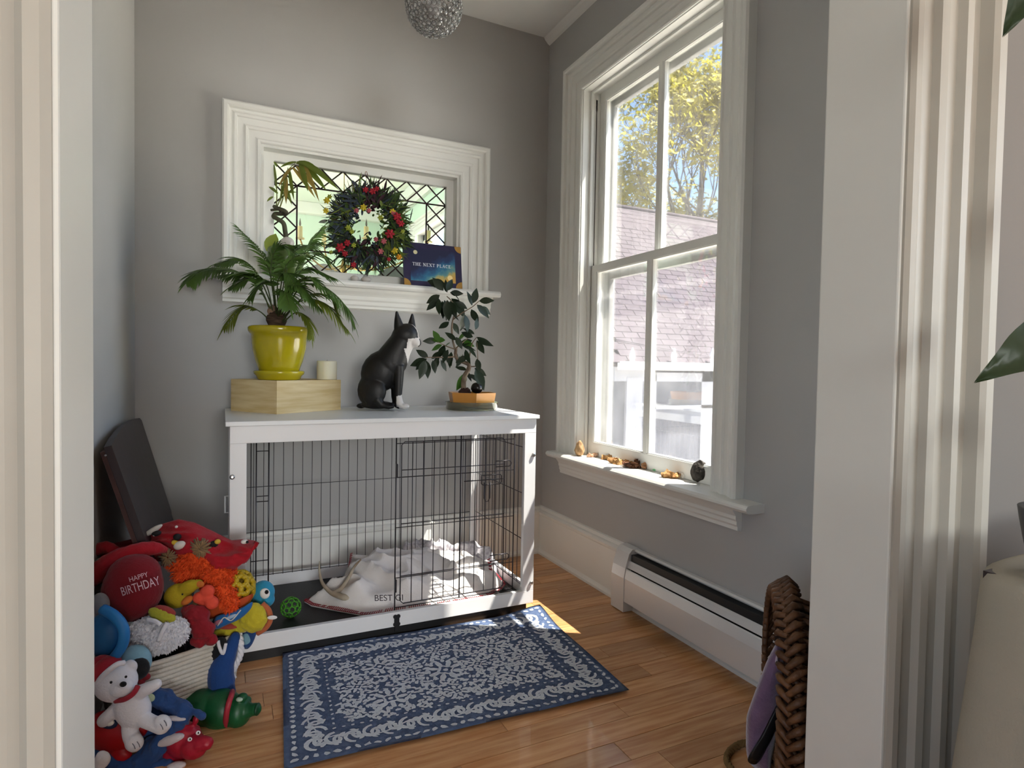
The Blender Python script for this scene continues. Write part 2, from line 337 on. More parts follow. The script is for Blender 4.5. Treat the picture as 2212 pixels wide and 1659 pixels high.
# storm frame outside the sashes
st = thing('storm_frame', (1.78, 2.13, .6)); st.parent = w1; st.location -= WLOC(w1); ALU = mat('storm_metal', 'a9aaa8', .5, var=.1, vscale=30)
for a, b in ((W1[0], W1[0]+.028), (W1[1]-.05, W1[1])): obj('frame_bar', MB().box((1.768, a, .6), (1.795, b, W1[3]), bev=.003), ALU, st)
for a, b in ((.6, .645), (1.50, 1.54), (W1[3]-.075, W1[3])): obj('frame_bar', MB().box((1.768, W1[0]+.028, a), (1.795, W1[1]-.05, b), bev=.003), ALU, st)
# outside casing
for a, b, c, d in ((W1[0]-.12, W1[0]+.004, .55, 2.56), (W1[1]-.004, W1[1]+.12, .55, 2.56), (W1[0], W1[1], W1[3]-.004, 2.56)): obj('outer_casing', MB().box((XR+ET, a, c), (XR+ET+.03, b, d)), TRIM, w1)
obj('outer_sill', MB().box((XR+.1, W1[0]-.12, .545), (XR+ET+.07, W1[1]+.12, .598)), TRIM, w1)
# ---- window_2: the leaded pane in the back wall
w2 = thing('window_2', (.63, YB, W2[2]), kind='structure')
PB = lambda a, b, p: Vector((a, YB-p, b))
casing(w2, W2[0], W2[1], 1.44, W2[3], PB, k=1.09)
z = 1.440
mb = MB().prism([Vector((-.03, y, zz)) for y, zz in ((YB+.07, z-.032), (2.912, z-.032), (2.884, z-.031), (2.876, z-.022), (2.876, z-.012), (2.884, z-.002), (2.892, z), (YB+.07, z))], (1.34, 0, 0)); obj('window_sill', mb, TRIM, w2)
mb = MB().prism([Vector((-.005, y, zz)) for y, zz in ((YB, z-.03), (2.912, z-.03), (2.920, z-.045), (2.934, z-.058), (2.940, z-.066), (2.940, z-.082), (2.947, z-.090), (2.947, z-.106), (2.954, z-.113), (2.954, z-.124), (YB, z-.130))], (1.285, 0, 0)); obj('apron', mb, TRIM, w2)
GX0, GX1, GZ0, GZ1, GY = .207, 1.060, 1.490, 1.990, 3.052
for lo, hi in (((W2[0]-.004, YB-.002, 1.44), (W2[0]+.012, YB+.12, W2[3]+.004)), ((W2[1]-.012, YB-.002, 1.44), (W2[1]+.004, YB+.12, W2[3]+.004)), ((W2[0]-.003, YB-.0025, W2[3]-.012), (W2[1]+.003, YB+.119, W2[3]+.005)), ((W2[0], YB, 1.425), (W2[1], YB+.12, 1.441))): obj('jamb_lining', MB().box(lo, hi), TRIM, w2)
for lo, hi in (((W2[0]+.010, GY-.022, 1.44), (GX0+.004, GY+.022, W2[3]-.01)), ((GX1-.004, GY-.022, 1.44), (W2[1]-.010, GY+.022, W2[3]-.01)), ((GX0, GY-.022, GZ1-.004), (GX1, GY+.022, W2[3]-.01)), ((GX0, GY-.022, 1.44), (GX1, GY+.022, GZ0+.004))): obj('sash_frame', MB().box(lo, hi, bev=.003), TRIM, w2)
LEAD = mat('lead_came', '3a2a2c', .55, metal=.3); GLM = glass_mat('leaded_glass', (.955, .985, .965), haze=.02, gloss=.10)
nx, nz = 8, 5; cw, ch = (GX1-GX0)/nx, (GZ1-GZ0)/nz; G = lambda i, j: Vector((GX0+i*cw, GY, GZ0+j*ch))
mb = MB()
def came(a, b, r=.0038): mb.tube([a, b], r, 6)
for i in range(nx):
    for j in range(nz):
        if 0 < i < nx-1 and 0 < j < nz-1: continue
        came(G(i, j), G(i+1, j+1)); came(G(i, j+1), G(i+1, j))
for a, b in ((G(0, 1), G(nx, 1)), (G(0, nz-1), G(nx, nz-1)), (G(1, 1), G(1, nz-1)), (G(nx-1, 1), G(nx-1, nz-1))): came(a, b, .0042)
for a, b in ((G(0, 0), G(nx, 0)), (G(nx, 0), G(nx, nz)), (G(nx, nz), G(0, nz)), (G(0, nz), G(0, 0))): came(a, b, .005)
obj('lead_came', mb, LEAD, w2)
def pane(poly):
    obj('glass_pane', MB().prism([p+Vector((0, -.0015, 0)) for p in poly], (0, .003, 0)), GLM, w2)
pane([G(1, 1), G(nx-1, 1), G(nx-1, nz-1), G(1, nz-1)])
border = lambda i, j: 0 <= i < nx and 0 <= j < nz and not (0 < i < nx-1 and 0 < j < nz-1)
for i in range(nx):
    for j in range(nz):
        if not border(i, j): continue
        c = G(i+.5, j+.5)
        if border(i+1, j): pane([c, G(i+1, j), G(i+1.5, j+.5), G(i+1, j+1)])
        else: pane([c, G(i+1, j), G(i+1, j+1)])
        if not border(i-1, j): pane([c, G(i, j+1), G(i, j)])
        if border(i, j+1) and i in (0, nx-1) : pane([c, G(i+1, j+1), G(i+.5, j+1.5), G(i, j+1)])
        else: pane([c, G(i+1, j+1), G(i, j+1)])
        if not (border(i, j-1) and i in (0, nx-1)): pane([c, G(i, j), G(i+1, j)])
# ---- window_3: window of the far room
w3 = thing('window_3', (XR, 4.9, .75), kind='structure')
casing(w3, W3[0], W3[1], W3[2], W3[3], lambda a, b, p: Vector((XR-.012-p, a, b)), k=.8)
for lo, hi in (((XR+.05, W3[0], W3[2]), (XR+.09, W3[0]+.05, W3[3])), ((XR+.05, W3[1]-.05, W3[2]), (XR+.09, W3[1], W3[3])), ((XR+.05, W3[0], 1.48), (XR+.09, W3[1], 1.53)), ((XR+.05, W3[0], W3[2]), (XR+.09, W3[1], W3[2]+.06)), ((XR+.05, W3[0], W3[3]-.05), (XR+.09, W3[1], W3[3]))): obj('sash_frame', MB().box(lo, hi), TRIM, w3)
# ================================================================ door opening: lining and casing
d1 = thing('door_1', (.41, .66, 0), kind='structure')
SHADE_TRIM = mat('shade_toned_trim', 'a29e94', .45, var=.04, vscale=9, bump=.12, bscale=14, spec=.45)  # white casing paint darkened, its shade put into the colour
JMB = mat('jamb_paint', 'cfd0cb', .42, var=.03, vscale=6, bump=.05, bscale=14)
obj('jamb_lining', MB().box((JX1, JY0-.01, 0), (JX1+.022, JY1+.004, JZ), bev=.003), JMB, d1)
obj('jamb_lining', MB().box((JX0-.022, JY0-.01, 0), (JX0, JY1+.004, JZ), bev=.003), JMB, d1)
obj('head_lining', MB().box((JX0-.02, JY0-.01, JZ), (JX1+.02, JY1+.004, JZ+.02)), SHADE_TRIM, d1)
DC = [(0, 0), (0, .014), (.006, .02), (.016, .022), (.022, .016), (.03, .015), (.050, .016), (.054, .027), (.068, .03), (.073, .022), (.10, .024), (.105, .036), (.118, .038), (.124, .03), (.145, .032), (.150, .05), (.158, .056), (.178, .056), (.185, .046), (.185, 0)]
casing(d1, JX0-.004, JX1+.004, 0, JZ, lambda a, b, p: Vector((a, JY0-p, b)), SHADE_TRIM, DC)
# ================================================================ dog crate
CW = mat('crate_white', 'e9eaec', .38, spec=.45); CT = mat('crate_top', 'e3e6e8', .33, spec=.5)
WIRE = mat('crate_wire', '3a383c', .32, metal=.85); BLACK = mat('black_plastic', '141416', .45)
FY, BY, CX0, CX1, TZ = 2.255, 2.875, .020, 1.202, .845
cr = thing('dog_crate', (.61, 2.56, 0), 'white wooden dog crate with black wire panels and an open sliding door', 'dog crate')
obj('top_board', MB().box((.006, FY-.012, TZ-.017), (1.212, BY+.02, TZ), bev=.003), CT, cr)
obj('front_top_rail', MB().box((CX0, FY, .768), (CX1, FY+.02, TZ-.017), bev=.0015), CW, cr)
for a, b in ((CX0, CX0+.053), (CX1-.053, CX1)):
    obj('post', MB().box((a, FY, .092), (b, FY+.02, .768), bev=.0015), CW, cr); obj('post', MB().box((a, BY-.02, .03), (b, BY, TZ-.017), bev=.0015), CW, cr)
obj('front_bottom_rail', MB().box((CX0, FY, .036), (CX1, FY+.02, .092), bev=.0015), CW, cr)
obj('back_bottom_rail', MB().box((CX0+.053, BY-.02, .04), (CX1-.053, BY, .105), bev=.0015), CW, cr)
obj('back_top_rail', MB().box((CX0+.053, BY-.02, .768), (CX1-.053, BY, TZ-.017), bev=.0015), CW, cr)
for x in (CX0, CX1-.016):
    obj('side_bottom_rail', MB().box((x, FY+.02, .036), (x+.016, BY-.02, .100), bev=.0015), CW, cr); obj('side_top_rail', MB().box((x, FY+.02, .768), (x+.016, BY-.02, TZ-.017), bev=.0015), CW, cr)
obj('tray', MB().box((CX0+.02, FY+.022, .03), (CX1-.018, BY-.022, .052), bev=.004), mat('black_tray', '17171a', .5, bump=.1, bscale=200), cr)
obj('base_strip', MB().box((CX0+.012, FY+.006, .0), (CX1-.03, FY+.026, .0375)), BLACK, cr)
for x in (CX0+.015, CX1-.04): obj('foot', MB().box((x, BY-.06, 0), (x+.03, BY-.02, .04), bev=.003), BLACK, cr)
# black bone mark on the bottom rail and its strap
def bone(cx, cz, h, r, y):
    pts = []
    for ang0, ox, oz in ((0, r*.75, h/2), (1, -r*.75, h/2), (2, -r*.75, -h/2), (3, r*.75, -h/2)):
        st_ = {0: -60, 1: 30, 2: 120, 3: 210}[ang0]
        for k in range(9): a = math.radians(st_+k*210/8); pts.append(Vector((cx+ox+math.cos(a)*r, y, cz+oz+math.sin(a)*r)))
    return pts
b0 = at(857, 1335, Y=FY); bx = b0.x
obj('bone_plate', MB().prism(bone(bx, .060, .030, .0082, FY-.002), (0, .004, 0)), BLACK, cr)
obj('bone_plate_stem', MB().box((bx-.007, FY-.0015, .018), (bx+.007, FY+.004, .046)), BLACK, cr)
# knobs on the posts
for x, z in ((CX0+.008, .655), (CX1-.012, .675), (CX1-.013, .125)):
    obj('bolt', MB().lathe([(.004, 0), (.0085, .003), (.0085, .007), (.004, .009)], (x, FY, z), 12, axis=(0, -1, 0)), mat('bolt_steel', 'b4b4b4', .3, metal=1), cr)
obj('side_latch', MB().tube([(CX0, 2.40, .56), (CX0-.014, 2.40, .56), (CX0-.014, 2.40, .50), (CX0, 2.40, .50)], .003, 6), mat('latch_white', 'd0d0d0', .4), cr)
def wires(name, vs, hs, P, r=.0017, rh=.0017):
    mb = MB()
    for a, z0, z1, rr in vs: mb.tube([P(a, z0, 0), P(a, z1, 0)], rr or r, 6)
    for z, a0, a1 in hs: mb.tube([P(a0, z, .003), P(a1, z, .003)], rh, 6)
    return obj(name, mb, WIRE, cr)
PF = lambda a, z, d: Vector((a, FY+.026+d, z)); PK = lambda a, z, d: Vector((a, BY-.024-d, z))
n = 26; x0, x1 = CX0+.060, CX1-.060
wires('back_wire_panel', [(lerp(x0, x1, i/n), .10, .80, None) for i in range(n+1)], [(z, x0, x1) for z in (.105, .30, .50, .70)], PK, .0014, .0014)
for nm, xx in (('side_wire_panel', CX1-.026), ('side_wire_panel', CX0+.026)):
    wires(nm, [(lerp(FY+.03, BY-.03, i/14), .095, .80, None) for i in range(15)], [(z, FY+.03, BY-.03) for z in (.10, .30, .50, .70)], lambda a, z, d, xx=xx: Vector((xx+(d if xx < .5 else -d), a, z)))
# front: narrow fixed panel, open doorway, fixed panel with the door slid over it
wires('front_wire_panel', [(.088, .10, .80, None), (.105, .10, .80, .0024), (.146, .10, .80, .0026)], [(.735, .105, .146), (.575, .105, .148), (.556, .105, .146), (.345, .088, .146), (.10, .088, .146)], PF)
d0 = .6045
wires('front_wire_panel', [(d0, .088, .80, .0026), (.872, .098, .80, .003), (1.114, .098, .80, .0026)], [(z, d0, 1.118) for z in (.098, .215, .413, .610, .742)], PF)
PD = lambda a, z, d: Vector((a, FY+.012+d, z)); dm = MB(); e0, e1 = .622, 1.062
fr = [(e0+.012, .118), (e1-.012, .118), (e1, .130), (e1, .738), (e1-.012, .750), (e0+.012, .750), (e0, .738), (e0, .130)]
dm.tube([PD(a, z, 0) for a, z in fr], .0023, 6, closed=True)
for i in range(1, 10): a = lerp(e0, e1, i/10); dm.tube([PD(a, .118, 0), PD(a, .750, 0)], .0018, 6)
for z in (.225, .43, .640): dm.tube([PD(e0, z, .003), PD(e1, z, .003)], .0018, 6)
dr = obj('sliding_door', dm, WIRE, cr)
lm = MB()
lx0, lx1, lz = .955, 1.045, .600
lm.tube([PD(a, z, -.006) for a, z in ((lx0, lz), (lx1-.006, lz), (lx1, lz-.006), (lx1, lz-.034), (lx1-.006, lz-.04), (lx0+.006, lz-.04), (lx0, lz-.034), (lx0, lz-.006))], .0021, 6, closed=True)
lm.tube([PD(a, z, -.008) for a, z in ((lx0+.012, lz-.03), (lx0+.012, lz-.095), (lx0+.019, lz-.108), (lx0+.031, lz-.108), (lx0+.038, lz-.095), (lx0+.038, lz-.03))], .0021, 6)
lm.tube([PD(a, lz-.02, -.004) for a in (.88, 1.06)], .0021, 6)
obj('door_latch', lm, WIRE, dr)
lm = MB(); lm.tube([PD(a, z, -.004) for a, z in ((1.02, .655), (1.082, .655), (1.090, .648), (1.090, .638), (1.082, .631), (1.02, .631))], .0021, 6); obj('door_bolt', lm, WIRE, dr)
lm = MB(); lm.tube([PD(a, z, -.004) for a, z in ((1.00, .262), (1.078, .262), (1.086, .255), (1.086, .245), (1.078, .238), (1.00, .238))], .0021, 6); obj('door_bolt', lm, WIRE, dr)
for z in (.64, .19): obj('hinge_clip', MB().box((d0-.004, FY+.008, z-.025), (d0+.003, FY+.022, z+.025), bev=.001), WIRE, dr)
# ================================================================ in the crate: blanket, second cloth, antler, ball
FZ = .0525
def inside(pt, poly):
    r = False; j = len(poly)-1
    for i in range(len(poly)):
        a, b = poly[i], poly[j]
        if (a[1] > pt[1]) != (b[1] > pt[1]) and pt[0] < (b[0]-a[0])*(pt[1]-a[1])/(b[1]-a[1])+a[0]: r = not r
        j = i
    return r
def edge_dist(pt, poly):
    best = 9
    for i in range(len(poly)):
        a = Vector(poly[i]); b = Vector(poly[(i+1) % len(poly)]); d = b-a; t = max(0, min(1, (Vector(pt)-a).dot(d)/max(d.length_squared, 1e-9))); best = min(best, (a+d*t-Vector(pt)).length)
    return best
FLE = mat('white_fleece', 'eeeae8', .95, var=.06, vscale=14, bump=.25, bscale=220, sheen=.5)
STI = mat('red_stitching', '9d2233', .8)
def cloth(outline, hf, name, material, parent=None, step=.0085, zmin=FZ):
    """fabric heaped on the tray: polar grid inside an outline, heights from folds"""
    P = [Vector(p) for p in outline]; c = sum(P, Vector((0, 0)))/len(P); ring = []
    for i in range(len(P)):
        a, b = P[i], P[(i+1) % len(P)]; k = max(1, int((b-a).length/step))
        for q in range(k): ring.append(a.lerp(b, q/k))
    nr = 46; grid = []
    for r in range(nr+1):
        t = r/nr; row = []
        for p in ring+[ring[0]]:
            q = c.lerp(p, t); row.append(Vector((q.x, q.y, zmin+hf(q.x, q.y, edge_dist(q, outline)))))
        grid.append(row)
    mb = MB().sheet(grid, smooth=True); bmesh.ops.remove_doubles(mb.b, verts=mb.b.verts, dist=.0004)
    return mb, [Vector((p.x, p.y, zmin+hf(p.x, p.y, 0))) for p in ring]
o1 = [tuple(at(x, y, Z=FZ+h)[:2]) for x, y, h in ((657, 1296, .01), (672, 1310, 0), (730, 1322, 0), (782, 1331, 0), (803, 1330, 0), (860, 1322, 0), (935, 1312, 0), (1000, 1302, 0), (1050, 1293, .0), (1083, 1275, .0), (1092, 1255, .02), (1070, 1225, .03), (1010, 1205, .05), (930, 1203, .06), (860, 1208, .07), (800, 1215, .06), (762, 1222, .05), (745, 1250, .03), (700, 1278, .02))]
def h1(x, y, d):
    e = min(1, d/.062); e = e*e*(3-2*e)
    dome = .062+.045*math.exp(-((x-.80)/.20)**2-((y-2.62)/.15)**2)+.055*math.exp(-((x-.60)/.10)**2-((y-2.66)/.12)**2)
    n = noise.noise(Vector((x*7+3, y*6, 1.3))); f = (1-abs(noise.noise(Vector((x*6.5+y*4.0, y*5.5-x*3, 4)))*2.1)); f2 = (1-abs(noise.noise(Vector((x*14, y*11+x*5, 9)))*2.2))
    return max(.003, e*(dome+.026*n+.050*max(0, f)-.020+.014*max(0, f2))+.004*(1-e))
mb, rim = cloth(o1, h1, 'dog_blanket', FLE)
bl = obj('dog_blanket', mb, FLE); so = bl.modifiers.new('t', 'SOLIDIFY'); so.thickness = .005; so.offset = -1
tag(bl, 'crumpled white fleece blanket with red stitched edges inside the dog crate', 'blanket')
sm = MB(); acc = 0
for i in range(len(rim)):
    a = rim[i]; b = rim[(i+1) % len(rim)]; t = (b-a); c2 = sum(rim, Vector())/len(rim); inn = (c2-a); inn.z = 0; inn.normalize()
    if rn.random() < .8: sm.tube([a+Vector((0, 0, .002))-inn*.001, a+inn*.004+Vector((0, 0, .008)), a+inn*.012+Vector((0, 0, h1((a+inn*.012).x, (a+inn*.012).y, .012)-.002))], .0016, 5)
sm.tube([p+Vector((0, 0, .0035)) for p in rim], .0014, 5, closed=True)
obj('stitching', sm, STI, bl)
# folded flap with stitches running up the heap
fl_ = MB(); q = []
for k in range(26):
    t = k/25; x = lerp(.44, .46, t)+.02*math.sin(t*3); p = at(lerp(757, 748, t), lerp(1196, 1248, t), Y=2.70-.06*t); fl_.tube([p, p+Vector((.008, -.004, .003*(-1)**k))], .0016, 5)
obj('stitching', fl_, STI, bl)
fl_ = MB()
for k in range(22):
    t = k/21; p = at(1052+math.sin(t*7)*4, lerp(1210, 1285, t), Y=2.50-.06*t); fl_.tube([p, p+Vector((.014, -.006, .008*(-1)**k))], .0022, 5)
obj('stitching', fl_, STI, bl)
f = Fr(832, 1297, Y=2.33)
def ink(txt, x, y, size, rot, dy):
    o = at(x, y, Y=dy); M = basis(o, *[c for c in (RT*math.cos(rot)+UP*math.sin(rot), -RT*math.sin(rot)+UP*math.cos(rot), -FW)]); return text_mesh(txt, size, M, 'lettering', mat('ink', '4b4448', .9), bl, .0004)
ink('BEST GI', 840, 1292, .034, .02, 2.300); 
o2 = [tuple(at(x, y, Z=FZ+h)[:2]) for x, y, h in ((850, 1205, .07), (880, 1202, .06), (960, 1206, .05), (1040, 1216, .04), (1082, 1240, .02), (1075, 1205, .05), (1040, 1188, .06), (960, 1186, .05), (900, 1184, .05), (860, 1190, .05))]
def h2(x, y, d):
    e = min(1, d/.045); e = e*e*(3-2*e); f = 1-abs(noise.noise(Vector((x*22, y*9, 2)))*2)
    return max(.003, e*(.085+.035*f*max(0, 1)+.02*noise.noise(Vector((x*9, y*9, 5)))))
mb, _ = cloth(o2, h2, 'crumpled_sheet', None)
sh = obj('crumpled_sheet', mb, mat('printed_sheet', 'ecebee', .9, col2='b9b5bf', vscale=55, detail=1)); so = sh.modifiers.new('t', 'SOLIDIFY'); so.thickness = .003
tag(sh, 'gathered white sheet with a faint grey print behind the fleece blanket', 'sheet')
an = MB(); Y0 = 2.50
k = lambda x, y, Y=Y0: at(x, y, Y=Y)
an.tube(arc([k(690.5, 1212), k(690, 1232), k(695, 1256), k(706, 1272), k(720, 1283, Y0-.02), k(735, 1287, Y0-.03)], 6), [.0022+.0095*(i/30)**.8 for i in range(31)], 10)
an.tube(arc([k(718, 1283, Y0-.02), k(735, 1273), k(752, 1250, Y0+.02), k(765, 1225, Y0+.04), k(780, 1208, Y0+.06)], 6), [.0125-.0085*(i/24) for i in range(25)], 10)
an.tube(arc([k(724, 1284, Y0-.02), k(742, 1290, Y0-.04), k(760, 1293, Y0-.05), k(778, 1299, Y0-.06)], 6), [.012, .012, .0125, .013, .013, .013, .0135, .0135, .014, .014, .0145, .015, .015, .015, .015, .014, .013, .012, .009], 10)
an = mesh_obj('antler', bake(an, .0022, 3), mat('antler_bone', 'bdb3a0', .55, col2='7d6650', vscale=9, bump=.1, bscale=50)); tag(an, 'forked pale deer antler lying against the white blanket', 'antler')
def lattice_ball(name, c, r, material, wire, sub=2, squash=(1, 1, 1), rot=0):
    ib = bmesh.new(); bmesh.ops.create_icosphere(ib, subdivisions=sub, radius=1); mb = MB(); ib.faces.ensure_lookup_table()
    ct = {f.index: f.calc_center_median().normalized() for f in ib.faces}; R = Matrix.Rotation(rot, 3, 'X') @ Matrix.Rotation(rot*.7, 3, 'Z')
    for e in ib.edges:
        a, b = e.link_faces; p, q = R @ ct[a.index], R @ ct[b.index]; mid = ((p+q)/2).normalized()
        mb.tube([Vector(c)+Vector((v.x*squash[0], v.y*squash[1], v.z*squash[2]))*r for v in (p, mid, q)], wire, 6)
    for f in ib.faces: v = R @ ct[f.index]; mb.ell(Vector(c)+Vector((v.x*squash[0], v.y*squash[1], v.z*squash[2]))*r, wire*1.05, seg=6)
    ib.free(); return obj(name, mb, material, smooth=True)
c = at(628, 1314, Z=FZ+.036); gb = lattice_ball('lattice_ball', (c.x, c.y, FZ+.040), .0375, mat('green_rubber', '4f9a2e', .4), .0027, 2, rot=.5)
tag(gb, 'green rubber ball of open hexagon lattice on the black crate tray', 'ball')
# ================================================================ on the crate: box, palm, candle, dog figure, bonsai
PINE = mat('pale_pine', 'd9c79c', .6, col2='c4ab78', vscale=3.2, stretch=(1.5, 1.5, 16), bump=.05, bscale=40, detail=6)
A0, B0, C0 = Vector((.189, 2.521, 0)), Vector((-.010, 2.741, 0)), Vector((.472, 2.720, 0)); ux = (C0-A0).normalized(); uy = Vector((-ux.y, ux.x, 0)); Lx, Ly, bh = .341, .280, .132
bxT = thing('wooden_box', (A0+ux*Lx/2+uy*Ly/2)+Vector((0, 0, TZ)), 'pale unfinished pine box turned cornerwise, holding up the yellow pot', 'box')
BM = basis(A0+Vector((0, 0, TZ)), ux, uy, Vector((0, 0, 1)))
for nm, lo, hi in (('side_panel', (0, 0, 0), (Lx, .014, bh)), ('side_panel', (0, .0145, 0), (.014, Ly-.0145, bh)), ('side_panel', (0, Ly-.014, 0), (Lx, Ly, bh)), ('side_panel', (Lx-.014, .0145, 0), (Lx, Ly-.0145, bh)), ('lid', (.0145, .0145, bh-.012), (Lx-.0145, Ly-.0145, bh-.001))):
    obj(nm, MB().box(lo, hi, bev=.001, mat=BM), PINE, bxT)
BZ = TZ+bh
# yellow pot
YEL = mat('yellow_glaze', 'b5a818', .22, var=.18, vscale=7, coat=.5, bump=.03, bscale=12)
pc = at(603, 815, Y=2.655); pc.z = BZ; u = (pc-CAM).dot(FW)/F_PX   # metres per pixel there
pt = thing('potted_palm', pc, 'feathery parlour palm in a glazed mustard yellow pot on the pine box', 'potted plant')
obj('saucer', MB().lathe([(0.001, 0), (41*u, 0), (44*u, 3*u), (46*u, 9*u), (51*u, 13*u), (52*u, 18*u), (50*u, 20*u), (46*u, 19*u), (42*u, 13*u), (.001, 12*u)], pc, 40, cap=False), YEL, pt)
zz = lambda yy: (815-yy)*u
obj('pot', MB().lathe([(.001, zz(801)), (37*u, zz(801)), (40*u, zz(797)), (48*u, zz(775)), (54*u, zz(750)), (56*u, zz(730)), (57*u, zz(718)), (60*u, zz(716)), (63*u, zz(711)), (63.5*u, zz(704)), (61*u, zz(701)), (57*u, zz(702)), (55*u, zz(712)), (30*u, zz(713)), (.001, zz(712))], pc, 48, cap=False), YEL, pt)
obj('soil', MB().lathe([(.001, zz(710)), (30*u, zz(709)), (55.5*u, zz(711))], pc, 24, cap=False), mat('soil', '2b2119', 1, bump=.6, bscale=60), pt)
LEAFM = mat('palm_leaf', '5a7c38', .42, var=.3, vscale=14, transl=.25); LEAFY = mat('palm_leaf_young', '76842a', .45, var=.3, vscale=18, transl=.3)
STALK = mat('palm_stalk', '3c4a22', .6)
f = Fr(600, 700, Y=2.655)
sb = MB().ell(f(597, 690), (21*u, 21*u, 20*u), amp=.15); sb.ell(f(592, 676), (12*u, 12*u, 14*u), amp=.2); 
obj('root_crown', sb, mat('root_crown', '5a4636', .9, col2='3a2c22', vscale=30, stretch=(1, 1, 6), bump=.5, bscale=40), pt)
sb = MB().ell(f(588, 672, 8), (10*u, 8*u, 12*u), amp=.3); obj('dry_sheath', sb, mat('dry_sheath', '8f7460', .9, bump=.4), pt)
lr = random.Random(11)
def leaflet(mb, p, d, up, ln, wd, droop=.25, mi=0):
    d = d.normalized(); s = d.cross(up)
    if s.length < 1e-5: s = d.orthogonal()
    s.normalize(); nrm = s.cross(d); prev = None; K = 5
    for k in range(K+1):
        t = k/K; c = p+d*ln*t-Vector((0, 0, 1))*droop*ln*t*t; ww = wd*math.sin(math.pi*min(1, .12+t*.88))**.8*(1 if t < .98 else .02)*.5
        cur = (mb.b.verts.new(c-s*ww+nrm*ww*.35), mb.b.verts.new(c-nrm*0), mb.b.verts.new(c+s*ww+nrm*ww*.35))
        if prev:
            for a in (0, 1):
                fc = mb.b.faces.new((prev[a], prev[a+1], cur[a+1], cur[a])); fc.smooth = True; fc.material_index = mi
        prev = cur
def frond(path, n, ln, wd, material, parent, spread=.9, start=.35):
    P = arc(path, 8); N = len(P)-1; mb = MB(); mb.tube(P, [lerp(.0032, .0010, i/N) for i in range(N+1)], 5, mi=1)
    for i in range(n):
        t = start+(1-start)*i/(n-1); q = t*N; a = min(N-1, int(q)); p = P[a].lerp(P[a+1], q-a); tan = (P[a+1]-P[a]).normalized(); side = tan.cross(Vector((0, 0, 1)))
        if side.length < .05: side = RT.copy()
        side.normalize(); up = side.cross(tan).normalized(); k = math.sin(math.pi*(.18+.72*(t-start)/(1-start)))
        for s in (-1, 1):
            dd = tan*(.55+.5*t)+side*s*spread+up*.05*lr.uniform(-1, 1)+Vector((0, 0, -.15))
            leaflet(mb, p, dd, up, ln*k*lr.uniform(.88, 1.1), wd*lr.uniform(.85, 1.1), lr.uniform(.15, .35))
    leaflet(mb, P[-1], P[-1]-P[-2], Vector((0, 0, 1)), ln*.6, wd*.8)
    return obj('frond', mb, [material, STALK], parent, smooth=True)
FR = [  # px, py, dz along each frond
 ([(590, 690, 0), (560, 620, 15), (500, 582, 20), (440, 583, 15), (406, 608, 5)], 19, 36, 0), ([(592, 690, 5), (575, 615, 40), (540, 590, 55), (480, 595, 60)], 14, 34, 0),
 ([(585, 695, 5), (560, 672, 20), (525, 662, 25), (488, 705, 25)], 9, 34, 1), ([(595, 680, 0), (585, 600, -10), (560, 540, -15), (514, 492, -20)], 15, 30, 0),
 ([(600, 685, 0), (610, 600, 30), (630, 560, 40), (680, 545, 45), (705, 560, 40)], 14, 34, 0), ([(605, 690, 0), (630, 610, 0), (660, 540, -10), (695, 495, -12)], 14, 32, 0),
 ([(608, 690, 5), (650, 620, 25), (700, 620, 30), (745, 660, 30), (762, 695, 25)], 18, 36, 0), ([(608, 695, 8), (650, 650, 40), (700, 655, 50), (748, 710, 45)], 16, 36, 1),
 ([(602, 690, 8), (620, 625, 55), (650, 620, 70), (690, 665, 70)], 14, 34, 0), ([(598, 688, 8), (590, 620, 60), (570, 610, 75), (540, 640, 80)], 13, 32, 0),
 ([(600, 688, -5), (620, 580, -25), (640, 540, -30), (690, 525, -35)], 13, 32, 0), ([(610, 698, 5), (640, 675, 30), (665, 690, 35), (672, 725, 35)], 8, 26, 1),
 ([(598, 685, -8), (590, 590, -30), (600, 540, -35), (640, 530, -30)], 12, 32, 0), ([(603, 690, 3), (600, 610, 45), (620, 590, 60), (640, 620, 75)], 12, 32, 0),
 ([(596, 690, 0), (570, 640, 30), (545, 600, 30), (500, 620, 30)], 13, 30, 0), ([(604, 688, 0), (640, 600, 10), (670, 580, 10), (720, 600, 5)], 13, 32, 0),
 ([(598, 688, -5), (560, 600, -15), (520, 560, -20), (470, 570, -20)], 14, 32, 0), ([(604, 688, 5), (640, 620, 50), (670, 600, 60), (715, 640, 60)], 13, 32, 0), ([(600, 688, 10), (605, 640, 70), (615, 630, 85), (625, 660, 95)], 10, 30, 0), ([(606, 692, 5), (660, 640, 10), (710, 640, 5), (735, 690, 0)], 13, 32, 1),
 ([(598, 688, 2), (585, 580, 10), (605, 530, 12), (650, 560, 15)], 12, 30, 0)]
for pts, n, ln, y_ in FR: frond([f(*p) for p in pts], n+6, ln*1.5*u, 6.6*u, LEAFY if y_ else LEAFM, pt)
# candle
c = at(706, 817, Y=2.76); c.z = BZ
ca = thing('pillar_candle', c, 'short ivory pillar candle on the corner of the pine box', 'candle'); v = (c-CAM).dot(FW)/F_PX
obj('wax', MB().lathe([(.001, 0), (20.5*v, 0), (21*v, 1*v), (21*v, 38*v), (20*v, 40*v), (18*v, 39.5*v), (15*v, 37*v), (.001, 36*v)], c, 32, cap=False), mat('ivory_wax', 'e9e6d0', .5, sss=.3), ca)
obj('wick', MB().tube([c+Vector((0, 0, 36*v)), c+Vector((.001, 0, 42*v))], .0009, 6), BLACK, ca)
